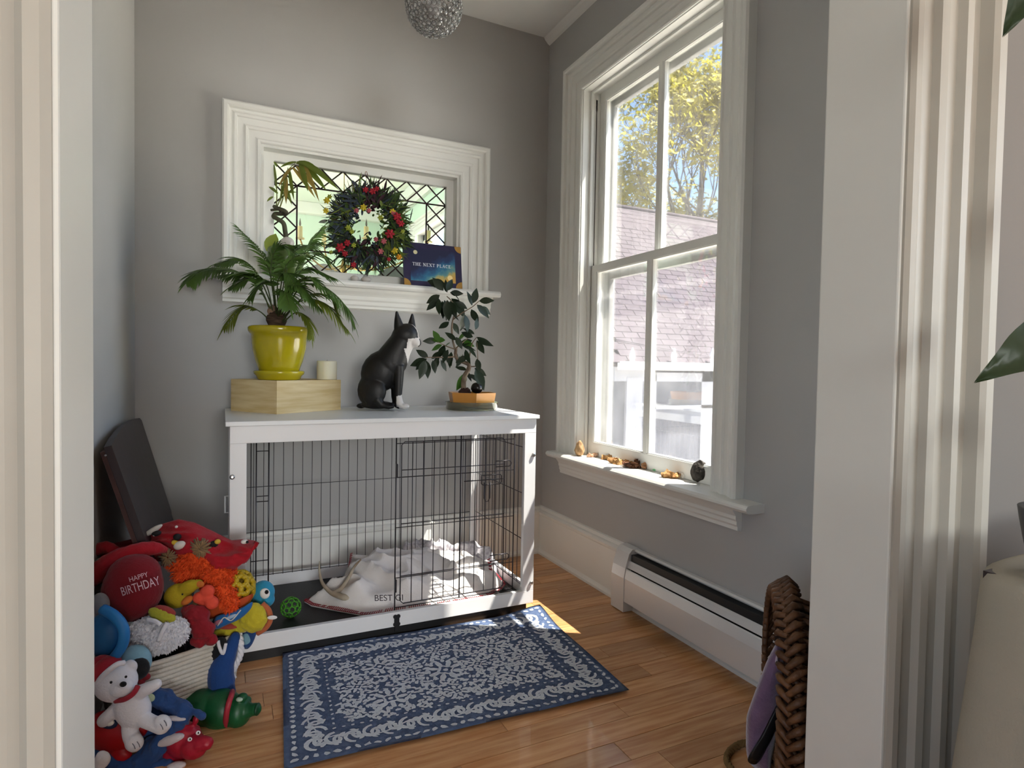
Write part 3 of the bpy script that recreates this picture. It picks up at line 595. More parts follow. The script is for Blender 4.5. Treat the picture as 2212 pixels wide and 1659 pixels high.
# Boston terrier figure
dy = 2.655; f = Fr(830, 800, Y=dy); u = f.k; mb = MB()
def E_(x, y, dz, rx, ry, rz, rot=0): mb.ell(f(x, y, dz), (rx*u, ry*u, rz*u), rot=roll(-rot), seg=18)
def T_(pts, rr): mb.tube([f(*p) for p in pts], [r*u for r in rr], 12)
E_(822, 808, 0, 41, 48, 30, 28); E_(848, 785, 0, 33, 38, 27, 20); E_(803, 846, 0, 30, 38, 32, 10); E_(858, 776, 0, 26, 34, 24, 15)
[E_(lerp(840, 872, t_/10), lerp(790, 738, t_/10), 0, lerp(35, 26, t_/10), lerp(35, 26, t_/10), lerp(28, 23, t_/10)) for t_ in range(11)]
E_(875, 730, 0, 29, 26, 25, -15); E_(868, 738, 0, 25, 22, 23); E_(893, 742, 0, 15, 14.5, 14); E_(899, 746, 0, 11, 10, 11); E_(880, 716, 0, 18, 12, 16)
for s, tip, b0_, b1_ in ((1, (857, 683, 12), (857, 712, 12), (868, 712, 12)), (-1, (890.5, 688, -12), (884, 710, -12), (893, 708, -12))):
    for t in range(9):
        q = t/8; x = lerp((b0_[0]+b1_[0])/2, tip[0], q); y = lerp(b0_[1]+4, tip[1], q); wd = lerp(12 if s > 0 else 10, 3.2, q**1.4); E_(x, y, tip[2], wd, 6, 6)
for s, x0 in ((1, 861), (-1, 854)):
    T_([(862 if s > 0 else 856, 795, 12*s), (x0, 830, 12*s), (x0-1, 862, 12*s), (x0+3, 880, 12*s)], [12, 10, 8, 8.5]); E_(x0+11, 883, 12*s, 13, 6, 8)
    E_(808, 852, 20*s, 26, 30, 14, 15); T_([(815, 868, 22*s), (825, 880, 22*s), (842, 884, 22*s)], [12, 8, 6]); E_(838, 884, 22*s, 15, 5, 8)
E_(780, 882, -2, 10, 6, 8); E_(815, 880, 0, 36, 9, 26)
me = bake(mb, .0030, 9)
DB = mat('dog_black', '131212', .5, var=.2, vscale=20); DW = mat('dog_white', 'c9c5c2', .6, var=.08, vscale=20)
def topx(p):
    q = p-CAM; d = q.dot(FW); return 1106+F_PX*q.dot(RT)/d, 829.5-F_PX*q.dot(UP)/d, (f.D-d)/u
for p in me.polygons:
    x, y, dz = topx(p.center); wht = False
    if y > 880-0 and x > 862 and y < 892: wht = True                                 # front paws
    if 856 < x and 858+(870-x)*.25 < y <= 885: wht = True                       # socks
    if 734+abs(dz)*.15 < y < 760 and x > 876-(y-738)*.15+5 and x < 903+(abs(dz)>5)*4: wht = True  # muzzle
    if abs(dz) < 4.5 and 706 < y < 737 and x > 885: wht = True                       # blaze
    if 758 < y < 825 and x > 872+8*math.sin((y-758)/22)-abs(dz)*.0: wht = True       # chest
    p.material_index = 1 if wht else 0
dg_ = mesh_obj('dog_figurine', me, [DB, DW]); tag(dg_, 'seated black and white terrier figurine with pricked ears looking towards the window', 'figurine')
dg_.location.z = TZ+.0005+(dg_.location.z-TZ)*0
nb = MB().ell(f(904, 735, 0), (4.2*u, 3.8*u, 4.8*u), rot=VIEW3, seg=12); obj('nose', nb, mat('nose_black', '0c0b0b', .3), dg_)
for dz in (13.5, -13.5): obj('eye', MB().ell(f(888.5, 726, dz), (3*u, 3*u, 3*u), seg=12), mat('eye_glossy', '2b2018', .08), dg_)
# bonsai ficus
bc = at(1019, 884, Y=2.60); bc.z = TZ; u = (bc-CAM).dot(FW)/F_PX; f = Fr(1019, 860, Y=2.60)
bo = thing('bonsai_ficus', bc, 'small ficus bonsai with dark oval leaves in an orange hexagonal pot', 'bonsai')
TERR = mat('orange_glaze', 'c98a3c', .35, var=.15, vscale=8)
def hexring(r, z, rot=.35): return [bc+Vector((math.cos(rot+k*math.pi/3)*r, math.sin(rot+k*math.pi/3)*r*.92, z)) for k in range(6)]
mb = MB(); rings = [hexring(49*u, 6*u), hexring(54*u, 30*u), hexring(55*u, 37*u), hexring(51*u, 37*u), hexring(50*u, 31*u)]; V = [[mb.b.verts.new(p) for p in r] for r in rings]
for A, B in zip(V, V[1:]):
    for k in range(6): mb.b.faces.new((A[k], A[(k+1) % 6], B[(k+1) % 6], B[k]))
mb.b.faces.new(V[0][::-1]); obj('pot', mb, TERR, bo)
mb = MB(); mb.face(hexring(50.5*u, 33*u)); obj('soil', mb, MATS['soil'], bo)
obj('drip_tray', MB().lathe([(.001, .0005), (53*u, .0005), (55*u, 2*u), (56*u, 16*u), (57.5*u, 17*u), (56.5*u, 17.5*u), (54.5*u, 16*u), (53.5*u, 3*u), (.001, 2*u)], bc, 40, cap=False), glass_mat('clear_plastic', (.80, .85, .76), haze=.22, hazecol=(.6, .65, .52), gloss=.2), bo)
BARK = mat('ficus_bark', '5b4a3c', .8, col2='8a7a68', vscale=25, bump=.3); mb = MB()
def br(pts, r0, r1, m=None):
    P = arc([f(*p) for p in pts], 6); N = len(P)-1; mb.tube(P, [lerp(r0, r1, i/N)*u for i in range(N+1)], 7)
br([(1003, 850, 0), (1001, 830, 2), (1004, 812, 4), (1012, 798, 2), (1013, 788, 0), (1003, 783, -2), (990, 778, 0), (984, 768, 2), (985, 752, 0)], 6, 3.2)
br([(985, 760, 0), (978, 735, 0), (976, 710, 3), (978, 692, 0), (984, 668, -4), (975, 650, 0), (965, 640, 2)], 2.6, 1)
br([(979, 690, 0), (1000, 675, 5), (1020, 663, 8), (1035, 650, 8)], 1.6, .7); br([(985, 770, 0), (965, 772, 12), (945, 772, 18), (920, 772, 20)], 2.2, .8)
br([(1010, 785, 0), (1015, 765, -5), (1020, 742, -8), (1030, 728, -6)], 2, .7); br([(1013, 792, 0), (1028, 790, 6), (1032, 775, 8), (1030, 740, 8)], 1.6, .6)
br([(985, 755, 0), (965, 748, 8), (945, 738, 10)], 1.6, .7); br([(985, 752, 0), (1005, 735, 6), (1020, 722, 6)], 1.5, .7); br([(1014, 795, 0), (1010, 805, 10), (1003, 815, 12)], 1.4, .6)
obj('trunk', mb, BARK, bo)
rb = MB().ell(f(1004, 846, 0), (13*u, 12*u, 9*u), amp=.4); rb.tube([f(1002, 852), f(1002, 838)], [9*u, 5*u], 10); obj('root_base', rb, mat('root_dark', '3d2722', .85, bump=.4), bo)
FICL = mat('ficus_leaf', '243320', .4, var=.3, vscale=20, transl=.12); FICG = mat('ficus_leaf_bright', '3f6b22', .4, transl=.2)
lm_ = MB(); K = 6; prev = None
for k in range(K+1):
    t = k/K; ww = .5*math.sin(math.pi*(t**.85))*(1 if k < K else 0)*.46+.004; z = -.18*t*t; cur = (lm_.b.verts.new((t, -ww, z+.05*ww)), lm_.b.verts.new((t, 0, z-.02)), lm_.b.verts.new((t, ww, z+.05*ww)))
    if prev:
        for a in (0, 1): lm_.b.faces.new((prev[a], prev[a+1], cur[a+1], cur[a]))
    prev = cur
lme = bpy.data.meshes.new('ficus_leaf'); lm_.b.to_mesh(lme); lm_.b.free(); lme.shade_smooth(); lme.materials.append(FICL); lme2 = lme.copy(); lme2.materials.clear(); lme2.materials.append(FICG)
LV = [  # stem x, y, tip dx, dy, bright
 (963, 618, -35, -12, 0), (950, 637, -24, 16, 0), (958, 628, -20, -24, 0), (965, 628, 12, -22, 0), (966, 632, -6, -24, 0), (972, 632, 22, 2, 0), (976, 630, 18, 16, 0), (945, 645, -18, 24, 0), (948, 645, -2, 28, 0), (955, 650, 5, 32, 0), (960, 648, 8, 36, 0), (966, 648, 2, 38, 0),
 (972, 650, 10, 30, 0), (975, 645, 24, 20, 0), (980, 648, 22, 30, 0), (985, 652, 18, 10, 0), (975, 668, 10, 22, 0), (970, 695, -16, 12, 0), (978, 697, 10, 16, 0), (1003, 680, -4, 30, 0), (1005, 680, 8, 30, 0), (1020, 660, -6, -26, 0), (1022, 655, 8, -28, 0), (1035, 650, 26, -2, 0),
 (1030, 658, 24, 22, 0), (1018, 668, 12, 26, 0), (1040, 662, 16, 12, 0), (1027, 712, 4, -14, 0), (1030, 728, 28, 20, 0), (1030, 735, 12, 26, 0), (1022, 728, -22, -8, 0), (1020, 735, -26, 8, 0), (1025, 722, -20, -14, 0), (985, 735, -16, -14, 0), (990, 735, 14, -18, 1), (962, 735, -22, -2, 1), (945, 735, -26, 2, 0), (950, 738, -12, -20, 1),
 (955, 745, -20, 8, 1), (960, 745, -10, 26, 0), (968, 755, -12, 24, 0), (975, 760, -6, 28, 0), (990, 745, 20, -6, 0), (1000, 748, 20, 4, 0), (1005, 755, 6, 26, 0), (1010, 750, 16, 14, 0), (985, 760, 6, 28, 0), (950, 770, -16, 18, 0), (945, 772, -4, 26, 0), (925, 772, -22, -14, 0), (922, 775, -30, 14, 0), (918, 778, -16, 20, 0), (918, 778, -8, 34, 0), (920, 778, 6, 32, 0), (932, 775, 16, -14, 0), (935, 778, 4, 16, 0), (952, 778, 12, 18, 0),
 (1008, 800, -18, -8, 0), (1010, 800, 4, 22, 0), (1006, 805, -14, 34, 1), (1015, 808, 14, 10, 0), (1025, 795, 22, 14, 0), (1027, 797, 18, 36, 0), (1030, 775, 4, 20, 0), (1010, 770, -20, 10, 0), (1000, 765, -10, 24, 0), (985, 728, 10, 18, 0), (972, 740, -18, 12, 1), (1000, 735, 18, 12, 1), (965, 765, 10, 22, 0)]
for i, (x, y, dx, dyp, b) in enumerate(LV):
    o = bpy.data.objects.new('leaf', lme2 if b else lme); COL.objects.link(o); o.parent = bo; dz = lr.uniform(-18, 22); p = f(x, y, dz); q = f(x+dx, y+dyp, dz+lr.uniform(-9, 9)); d = (q-p); ln = max(d.length*1.2, 29*u); d.normalize()
    nn = (-FW*lr.uniform(.2, 1)+RT*lr.uniform(-.9, .9)+UP*lr.uniform(-.2, .9)); s_ = nn.cross(d).normalized(); nn = d.cross(s_)
    o.matrix_world = basis(p-bc, d*ln, s_*ln, nn*ln); 
    o.location = p-bc
st_ = MB().ell(at(1030, 838, Y=2.575), (13*u, 13*u, 12*u), seg=16, amp=.05); st_ = obj('dark_stone', st_, mat('polished_stone', '1b1614', .25, var=.3, vscale=40)); tag(st_, 'round polished black stone resting on the bonsai soil', 'stone')
# ================================================================ rug
RUGB = mat('rug_blue', '7389b0', .95, col2='5f769f', vscale=40, bump=.3, bscale=300, sheen=.2); RUGP = mat('rug_pattern', 'cdd5df', .95, var=.1, vscale=60, bump=.2, bscale=300)
RC = [Vector((.142, 1.600, 0)), Vector((1.186, 1.552, 0)), Vector((1.222, 2.230, 0)), Vector((.193, 2.256, 0))]
def rug(s, t, h=0):
    p = RC[0].lerp(RC[1], s).lerp(RC[3].lerp(RC[2], s), t); lift = .022*math.exp(-((s-1.0)/.13)**2-((t-1.0)/.16)**2)+.002*math.sin(s*9+t*5)**2
    return Vector((p.x, p.y, .004+lift+.006+h))
mb = MB().sheet([[rug(i/60, j/40) for i in range(61)] for j in range(41)], smooth=True); bmesh.ops.solidify(mb.b, geom=list(mb.b.faces), thickness=.009)
ru = obj('area_rug', mb, RUGB); tag(ru, 'blue rug with pale floral scroll pattern on the oak floor before the crate', 'rug')
pm = MB(); rr = random.Random(5); AR = 1.04/.68
def blobp(s, t, r, ang, asp=1.0, n=9, wob=.25):
    c = pm.b.verts.new(rug(s, t, .0012)); ring = []
    for k in range(n):
        a = k*2*math.pi/n; rad = r*(1+wob*rr.uniform(-1, 1)); x, y = math.cos(a)*rad*asp, math.sin(a)*rad; X = x*math.cos(ang)-y*math.sin(ang); Y = x*math.sin(ang)+y*math.cos(ang)
        ring.append(pm.b.verts.new(rug(min(1, max(0, s+X/1.04)), min(1, max(0, t+Y/.68)), .0010)))
    for k in range(n): pm.b.faces.new((c, ring[k], ring[(k+1) % n]))
def stroke(pts, wd):
    prev = None; N = len(pts)-1
    for i, (s, t) in enumerate(pts):
        a = pts[max(0, i-1)]; b = pts[min(N, i+1)]; dx, dy = (b[0]-a[0])*1.04, (b[1]-a[1])*.68; l = math.hypot(dx, dy) or 1; nx_, ny_ = -dy/l, dx/l; ww = wd*(.55+.45*math.sin(math.pi*i/N))*(1+.25*rr.uniform(-1, 1))
        cur = [pm.b.verts.new(rug(min(1, max(0, s+q*nx_*ww/1.04)), min(1, max(0, t+q*ny_*ww/.68)), .0011)) for q in (-1, 1)]
        if prev: pm.b.faces.new((prev[0], prev[1], cur[1], cur[0]))
        prev = cur
def curl(s, t, ang, r, turns=.8, wd=.0058, hand=1):
    pts = []
    for k in range(13): q = k/12; a = ang+hand*q*turns*2*math.pi; rad = r*(1-.72*q); pts.append((s+(math.cos(a)*rad)/1.04, t+(math.sin(a)*rad)/.68))
    stroke(pts, wd)
def perim(m_, n):
    """n places along a rectangle inset by m_ (metres), with direction"""
    a, b = m_/1.04, m_/.68; W_, H_ = 1.04-2*m_, .68-2*m_; tot = 2*(W_+H_); out = []
    for k in range(n):
        d = tot*k/n
        if d < W_: out.append((a+d/1.04, b, 0))
        elif d < W_+H_: out.append((1-a, b+(d-W_)/.68, math.pi/2))
        elif d < 2*W_+H_: out.append((1-a-(d-W_-H_)/1.04, 1-b, math.pi))
        else: out.append((a, 1-b-(d-2*W_-H_)/.68, -math.pi/2))
    return out
for s, t, a in perim(.026, 120): blobp(s, t, .0066, a+rr.uniform(-.9, .9), 1.5, 7, .35)
for s, t, a in perim(.135, 92): blobp(s, t, .0042, a+rr.uniform(-.5, .5), 1.4, 6, .3)
pv = perim(.082, 54)
for i, (s, t, a) in enumerate(pv):
    hnd = 1 if i % 2 else -1; curl(s, t, a+math.pi/2*hnd, .032, .85, .0066, hnd); curl(s+math.cos(a)*.014/1.04, t+math.sin(a)*.014/.68, a-math.pi/2*hnd, .024, .7, .0055, -hnd)
    blobp(s+math.cos(a)*.02/1.04-math.sin(a)*hnd*.015/1.04, t+math.sin(a)*.02/.68+math.cos(a)*hnd*.015/.68, .007, a+.8, 1.7, 8, .25)
    blobp(s+math.sin(a)*hnd*.026/1.04, t-math.cos(a)*hnd*.026/.68, .0055, a-.6, 1.9, 7, .3)
nxt = perim(.082, 184); stroke([(s-math.sin(a)*.016*math.sin(k*.42)/1.04, t+math.cos(a)*.016*math.sin(k*.42)/.68) for k, (s, t, a) in enumerate(nxt)], .0040)
def flower(s, t, r, n=8, rot=0):
    for k in range(n):
        a = rot+k*2*math.pi/n; blobp(s+math.cos(a)*r*.72/1.04, t+math.sin(a)*r*.72/.68, r*.17, a, 2.0, 8, .2)
        a2 = a+math.pi/n; blobp(s+math.cos(a2)*r*1.02/1.04, t+math.sin(a2)*r*1.02/.68, r*.11, a2, 1.5, 7, .2)
    pts = [(s+math.cos(rot+k*2*math.pi/24)*r*.40*(1+.18*math.cos(4*k*2*math.pi/24))/1.04, t+math.sin(rot+k*2*math.pi/24)*r*.40*(1+.18*math.cos(4*k*2*math.pi/24))/.68) for k in range(25)]; stroke(pts, r*.075); blobp(s, t, r*.15, 0, 1, 8, .1)
placed = []
def place(s, t, r): placed.append((s, t, r))
for s, t, r in ((.5, .5, .062), (.5, .71, .036), (.5, .29, .036), (.39, .5, .036), (.61, .5, .036), (.30, .66, .052), (.30, .34, .052), (.70, .66, .052), (.70, .34, .052), (.215, .5, .034), (.785, .5, .034)):
    flower(s, t, r, 8, rr.uniform(0, 1)); place(s, t, r*1.15)
for _ in range(3500):
    s, t = rr.uniform(.155, .845), rr.uniform(.225, .775); r = rr.choice((.021, .016, .012, .009, .0075))
    if all(math.hypot((s-a)*1.04, (t-b)*.68) > r*.62+c*.72 for a, b, c in placed):
        place(s, t, r); a = rr.uniform(0, 6.28)
        if r > .015:
            curl(s, t, a, r*.95, .8, .0050, rr.choice((-1, 1)))
            for q in range(3): blobp(s+math.cos(a+q*2.1)*r*.75/1.04, t+math.sin(a+q*2.1)*r*.75/.68, .0056, a+q*2.1, 2, 7, .3)
        elif r > .010:
            for q in range(3): blobp(s+math.cos(a+q*.8)*r*.55/1.04, t+math.sin(a+q*.8)*r*.55/.68, .0046, a+q*.8, 2.1, 7, .3)
        else: blobp(s, t, r*.68, a, 1.6, 7, .35)
pat = obj('woven_pattern', pm, RUGP, ru, smooth=True, recalc=True); pat['kind'] = 'stuff'
for p in pat.data.polygons:
    if p.normal.z < 0: p.flip()
# ================================================================ baseboard heater
HW = mat('heater_enamel', 'dcdddd', .28, metal=.15, spec=.5); HD = mat('heater_shade', '1d1f20', .5)
he = thing('baseboard_heater', (1.58, 1.5, 0), 'long white enamelled baseboard heater with a dark slot under the window', 'heater')
y0, y1 = .95, 2.165
obj('back_plate', MB().prism([Vector((x, y0, z)) for x, z in ((XR-.001, .02), (XR-.001, .268), (1.606, .268), (1.599, .262), (1.601, .258), (1.608, .262), (XR-.006, .262), (XR-.006, .02))], (0, y1-y0-.01, 0)), HW, he)
obj('front_panel', MB().prism([Vector((x, y0, z)) for x, z in ((1.556, .045), (1.549, .050), (1.549, .150), (1.556, .186), (1.560, .190), (1.562, .186), (1.554, .150), (1.554, .052))], (0, y1-.078-y0, 0)), HW, he)
obj('damper', MB().prism([Vector((x, y0, z)) for x, z in ((1.564, .194), (1.574, .214), (1.578, .222), (1.582, .218), (1.577, .208), (1.568, .192))], (0, y1-.078-y0, 0)), HW, he)
obj('damper_rib', MB().prism([Vector((x, y0, z)) for x, z in ((1.5715, .2135), (1.5745, .2215), (1.5765, .2205), (1.5735, .2125))], (0, y1-.078-y0, 0)), HW, he)
obj('cavity_shade', MB().box((1.580, y0, .03), (XR-.007, y1-.09, .250)), HD, he)  # solid dark block stands in for the shade inside the slot
obj('end_cap', MB().prism([Vector((x, y1-.085, z)) for x, z in ((1.546, .004), (1.546, .150), (1.553, .192), (1.572, .252), (1.590, .270), (XR-.001, .272), (XR-.001, .004))], (0, .09, 0)), HW, he)
# ================================================================ stones, wood and shells on the window sill
def sill(x, y, h=0): p = at(x, y, Z=SZ); p.z = SZ+.0005+h; return p
def pebble(name, x, y, rx, ry, rz, material, label, cat, amp=.25, rz_=0, lift=0):
    p = sill(x, y); o = MB().ell((p.x, p.y, SZ+rz*.9+lift), (rx, ry, rz), rot=Matrix.Rotation(rz_, 3, 'Z'), seg=16, amp=amp, fs=9); o = obj(name, o, material, smooth=amp < .4); tag(o, label, cat, 'finds on the window sill'); dz = SZ+lift-o.location.z; o.location.z += dz; return o
SAND = mat('sandstone', 'c9a77c', .85, col2='8f6d4a', vscale=40, bump=.4, bscale=50); DRIFT = mat('driftwood', 'c79e68', .8, col2='8d6238', vscale=20, stretch=(1, 5, 1), bump=.3); BARKB = mat('bark_brown', '7c5238', .9, col2='4f3324', vscale=40, bump=.5)
SHEL = mat('shell_pink', 'd9b9a0', .5, col2='b98f70', vscale=30); SHELW = mat('shell_white', 'ece6dc', .5); ROCKD = mat('dark_rock', '2b2620', .85, col2='45403a', vscale=50, bump=.6, bscale=40)
rock = MB()
p = sill(1252, 985); 
for q in range(40):
    pass
rk = bmesh.ops.create_icosphere(rock.b, subdivisions=3, radius=1)
for v in rk['verts']:
    z = (v.co.z+1)/2; k = (1-.55*z)*(1+.22*noise.noise(v.co*2.3)); v.co = Vector((p.x+v.co.x*.030*k, p.y+v.co.y*.036*k, SZ+z*.078+.006*noise.noise(v.co*3)))
o = obj('sandstone_lump', rock, SAND, smooth=True); o.location.z = SZ; tag(o, 'conical beige sandstone lump at the far end of the window sill', 'stone', 'finds on the window sill')
rock = MB(); p = sill(1511, 1042); rk = bmesh.ops.create_icosphere(rock.b, subdivisions=3, radius=1)
for v in rk['verts']:
    z = (v.co.z+1)/2; k = (1.05-.35*z)*(1+.18*noise.noise(v.co*1.7+Vector((5, 0, 0)))); v.co = Vector((p.x+v.co.x*.034*k, p.y+v.co.y*.046*k, SZ+z*.086+.010*noise.noise(v.co*2)))
o = obj('dark_rock', rock, ROCKD, smooth=False); o.location.z = SZ; tag(o, 'blocky dark brown rock at the near end of the window sill', 'rock', 'finds on the window sill')
def wood(x0, y0_, x1, y1_, r, material, label, lift=.0):
    r *= 1.5; a = sill(x0, y0_); b = sill(x1, y1_); a.z = b.z = SZ+r*.8+lift; P = arc([a, a.lerp(b, .35)+Vector((.004, 0, .003)), a.lerp(b, .7)-Vector((.003, 0, -.001)), b], 5); N = len(P)-1
    mb = MB().tube(P, [r*(.55+.5*math.sin(math.pi*(i+1)/(N+2))) for i in range(N+1)], 8)
    for v in mb.b.verts: v.co += Vector((noise.noise(v.co*70), noise.noise(v.co*70+Vector((9, 0, 0))), noise.noise(v.co*70+Vector((0, 9, 0)))))*r*1.1; v.co.z = SZ+lift+max(.0005, (v.co.z-SZ-lift)*.85)
    o = obj('driftwood', mb, material, smooth=False); o.location.z = SZ+lift; return tag(o, label, 'driftwood', 'finds on the window sill')
wood(1268, 988, 1300, 986, .008, SHEL, 'pale knobbly stick beside the sandstone lump on the sill')
wood(1286, 983, 1312, 981, .014, BARKB, 'dark bark chip lying at the back of the driftwood row on the sill')
wood(1300, 992, 1340, 996, .010, DRIFT, 'long tan driftwood sliver, first of the bleached pieces on the sill')
wood(1318, 1000, 1344, 1004, .011, DRIFT, 'short tan driftwood piece in front of the long sliver on the sill')
wood(1338, 998, 1374, 1010, .008, DRIFT, 'thin tan driftwood twig in the middle of the sill')
wood(1312, 990, 1330, 986, .010, SAND, 'sandy flat chip leaning on the bark chip on the sill', .008)
wood(1368, 1012, 1392, 1006, .013, BARKB, 'brown curled bark piece on the middle of the sill')
wood(1378, 1004, 1388, 1001, .013, BARKB, 'small dark bark knob behind the curled bark on the sill')
wood(1390, 1014, 1412, 1008, .012, mat('bark_pale', '9c7150', .9, bump=.4), 'rounded brown wood stub beside the green glass on the sill')
wood(1296, 984, 1326, 990, .007, DRIFT, 'thin splinter crossing the dark bark chip on the sill', .012)
wood(1326, 992, 1352, 1000, .007, SAND, 'sandy splinter lying across the long tan sliver on the sill', .012)
wood(1346, 1006, 1366, 1012, .009, BARKB, 'small brown chip at the front of the middle sill finds')
wood(1396, 1004, 1410, 1012, .007, SHEL, 'pinkish splinter between the curled bark and the white shell on the sill', .006)
wood(1446, 1022, 1462, 1026, .008, SHEL, 'pale pink fragment tucked between the ridged shell and the tan chip on the sill')
pebble('sea_glass', 1416, 1018, .012, .014, .006, glass_mat('green_glass', (.55, .95, .65), .15, (.5, .95, .6)), 'green sea glass piece on the sunny window sill', 'sea glass', .2)
pebble('pale_shell', 1408, 1006, .009, .016, .016, SHELW, 'upright white shell behind the green glass on the sill', 'shell', .35)
pebble('ridged_shell', 1440, 1012, .014, .017, .026, SHEL, 'tall ridged pinkish shell near the dark rock on the sill', 'shell', .6)
wood(1432, 1031, 1468, 1034, .012, DRIFT, 'flat orange tan shell-shaped chip before the ridged shell on the sill')
pebble('white_shell', 1476, 1034, .009, .010, .012, SHELW, 'tiny white spiky shell beside the dark rock on the sill', 'shell', .7)
# ================================================================ wicker basket on its side with a purple cushion
WK = mat('wicker', '6e4a2e', .55, col2='4a2f1c', vscale=30, bump=.3, bscale=80)
wk = thing('wicker_basket', (1.30, 1.0, 0), 'dark brown wicker basket tipped on its side beside the door jamb', 'basket')
dv = Vector((.755, .656, 0)); dv = Vector((.318, .323, 0)).normalized(); axw = Vector((dv.y, -dv.x, 0)); wc = Vector((1.203, .990, .276)); RW = .212
def wring(a, k=0, rad=RW): return wc+axw*k+dv*math.cos(a)*rad*1.0+Vector((0, 0, 1))*math.sin(a)*rad*1.16
mb = MB(); n = 72
for i in range(n):
    for j in range(9):
        k0, k1 = j*.026, (j+1)*.026; a = (i+(.5 if j % 2 else 0))*2*math.pi/n; r0 = RW-.012-k0*.22
        if j % 3 == 0: mb.tube([wring(a-.05, k0, r0), wring(a, k0+.012, r0+.006), wring(a+.05, k0+.03, r0)], .0062, 5)
for i in range(46):
    a = i*2*math.pi/46; mb.tube([wring(a+t*.06, .005+t*.22, RW-.014-t*.05+.003*(-1)**i) for t in (0, .25, .5, .75, 1)], .0072, 5)
obj('woven_wall', mb, WK, wk)
mb = MB()
for t in range(6):
    k = .02+t*.042; mb.tube([wring(q*2*math.pi/40, k, RW-.016-k*.23+.004*(-1)**q) for q in range(40)], .0055, 5, closed=True)
V = [[wring(q*2*math.pi/40, k, RW-.022-k*.23) for q in range(41)] for k in (0, .08, .16, .225)]; mb.sheet(V); mb.face([wring(q*2*math.pi/40, .225, RW-.022-.052) for q in range(40)])
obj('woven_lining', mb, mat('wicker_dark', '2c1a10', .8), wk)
n = 62
for i in range(n):
    a = i*2*math.pi/n
    obj('rim_strand', MB().tube([wring(a-.02, .030, RW+.010), wring(a+.03, .012, RW+.022), wring(a+.10, -.010, RW+.012)], [.006, .0088, .006], 6), WK, wk)
    obj('rim_strand', MB().tube([wring(a+.03, -.024, RW-.016), wring(a+.07, -.022, RW+.002), wring(a+.14, -.004, RW+.016)], [.006, .0085, .006], 6), WK, wk)
# cushion spilling out of the basket
PUR = mat('purple_velour', '6f5874', .95, col2='5d4863', vscale=18, bump=.2, bscale=160, sheen=.5); f = Fr(1650, 1520, Y=.95); u = f.k
outl = [(1683, 1378), (1697, 1392), (1692, 1470), (1684, 1560), (1668, 1640), (1660, 1690), (1640, 1668), (1620, 1648), (1612, 1620), (1612, 1560), (1617, 1533), (1640, 1470), (1660, 1420)]
def slab(outline, dz, th, material, name, parent=None, rings=5, K=1, smooth=True, F=None):
    F = F or f; cx = sum(p[0] for p in outline)/len(outline); cy = sum(p[1] for p in outline)/len(outline); P = arc([Vector((x, y, 0)) for x, y in outline+[outline[0]]], 4)[:-1]; mb = MB()
    for sgn in (1, -1):
        prev = None
        for r in range(rings+1):
            t = 1-r/rings; hh = th*math.sqrt(max(0, 1-t**2.6))*sgn
            ring = [mb.b.verts.new(F(lerp(cx, p.x, t), lerp(cy, p.y, t), dz+hh)) for p in P] if t > 0 else None
            if prev:
                if ring:
                    for k in range(len(ring)): fc = mb.b.faces.new((prev[k], prev[(k+1) % len(ring)], ring[(k+1) % len(ring)], ring[k])); fc.smooth = True
                else:
                    c = mb.b.verts.new(F(cx, cy, dz+hh))
                    for k in range(len(prev)): fc = mb.b.faces.new((prev[k], prev[(k+1) % len(prev)], c)); fc.smooth = True
            prev = ring
    bmesh.ops.remove_doubles(mb.b, verts=mb.b.verts, dist=.00005)
    return obj(name, mb, material, parent, smooth=smooth)
cu = slab(outl, 0, 30, PUR, 'cushion'); tag(cu, 'purple plush cushion with a black band spilling from the wicker basket', 'cushion')
slab([(1690, 1500), (1690, 1530), (1670, 1590), (1640, 1645), (1622, 1650), (1616, 1636), (1640, 1595), (1668, 1540)], 26, 10, BLACK, 'band', cu)
slab([(1678, 1410), (1683, 1425), (1680, 1446), (1674, 1430)], 22, 9, mat('care_tag', 'b7a9b4', .7), 'tag_patch', cu)
hp = MB(); pr = [(1625, 1606), (1600, 1608), (1578, 1622), (1570, 1640), (1578, 1658), (1600, 1680), (1630, 1690)]; P = arc([at(x, y, Z=.012) for x, y in pr], 8)
for s in range(3): hp.tube([p+Vector((math.cos(i*.9+s*2.1)*.005, math.sin(i*.9+s*2.1)*.005*.6, math.sin(i*.9+s*2.1)*.005)) for i, p in enumerate(P)], .0055, 6)
obj('rope_handle', hp, mat('seagrass', '7a6038', .8, bump=.3), wk)
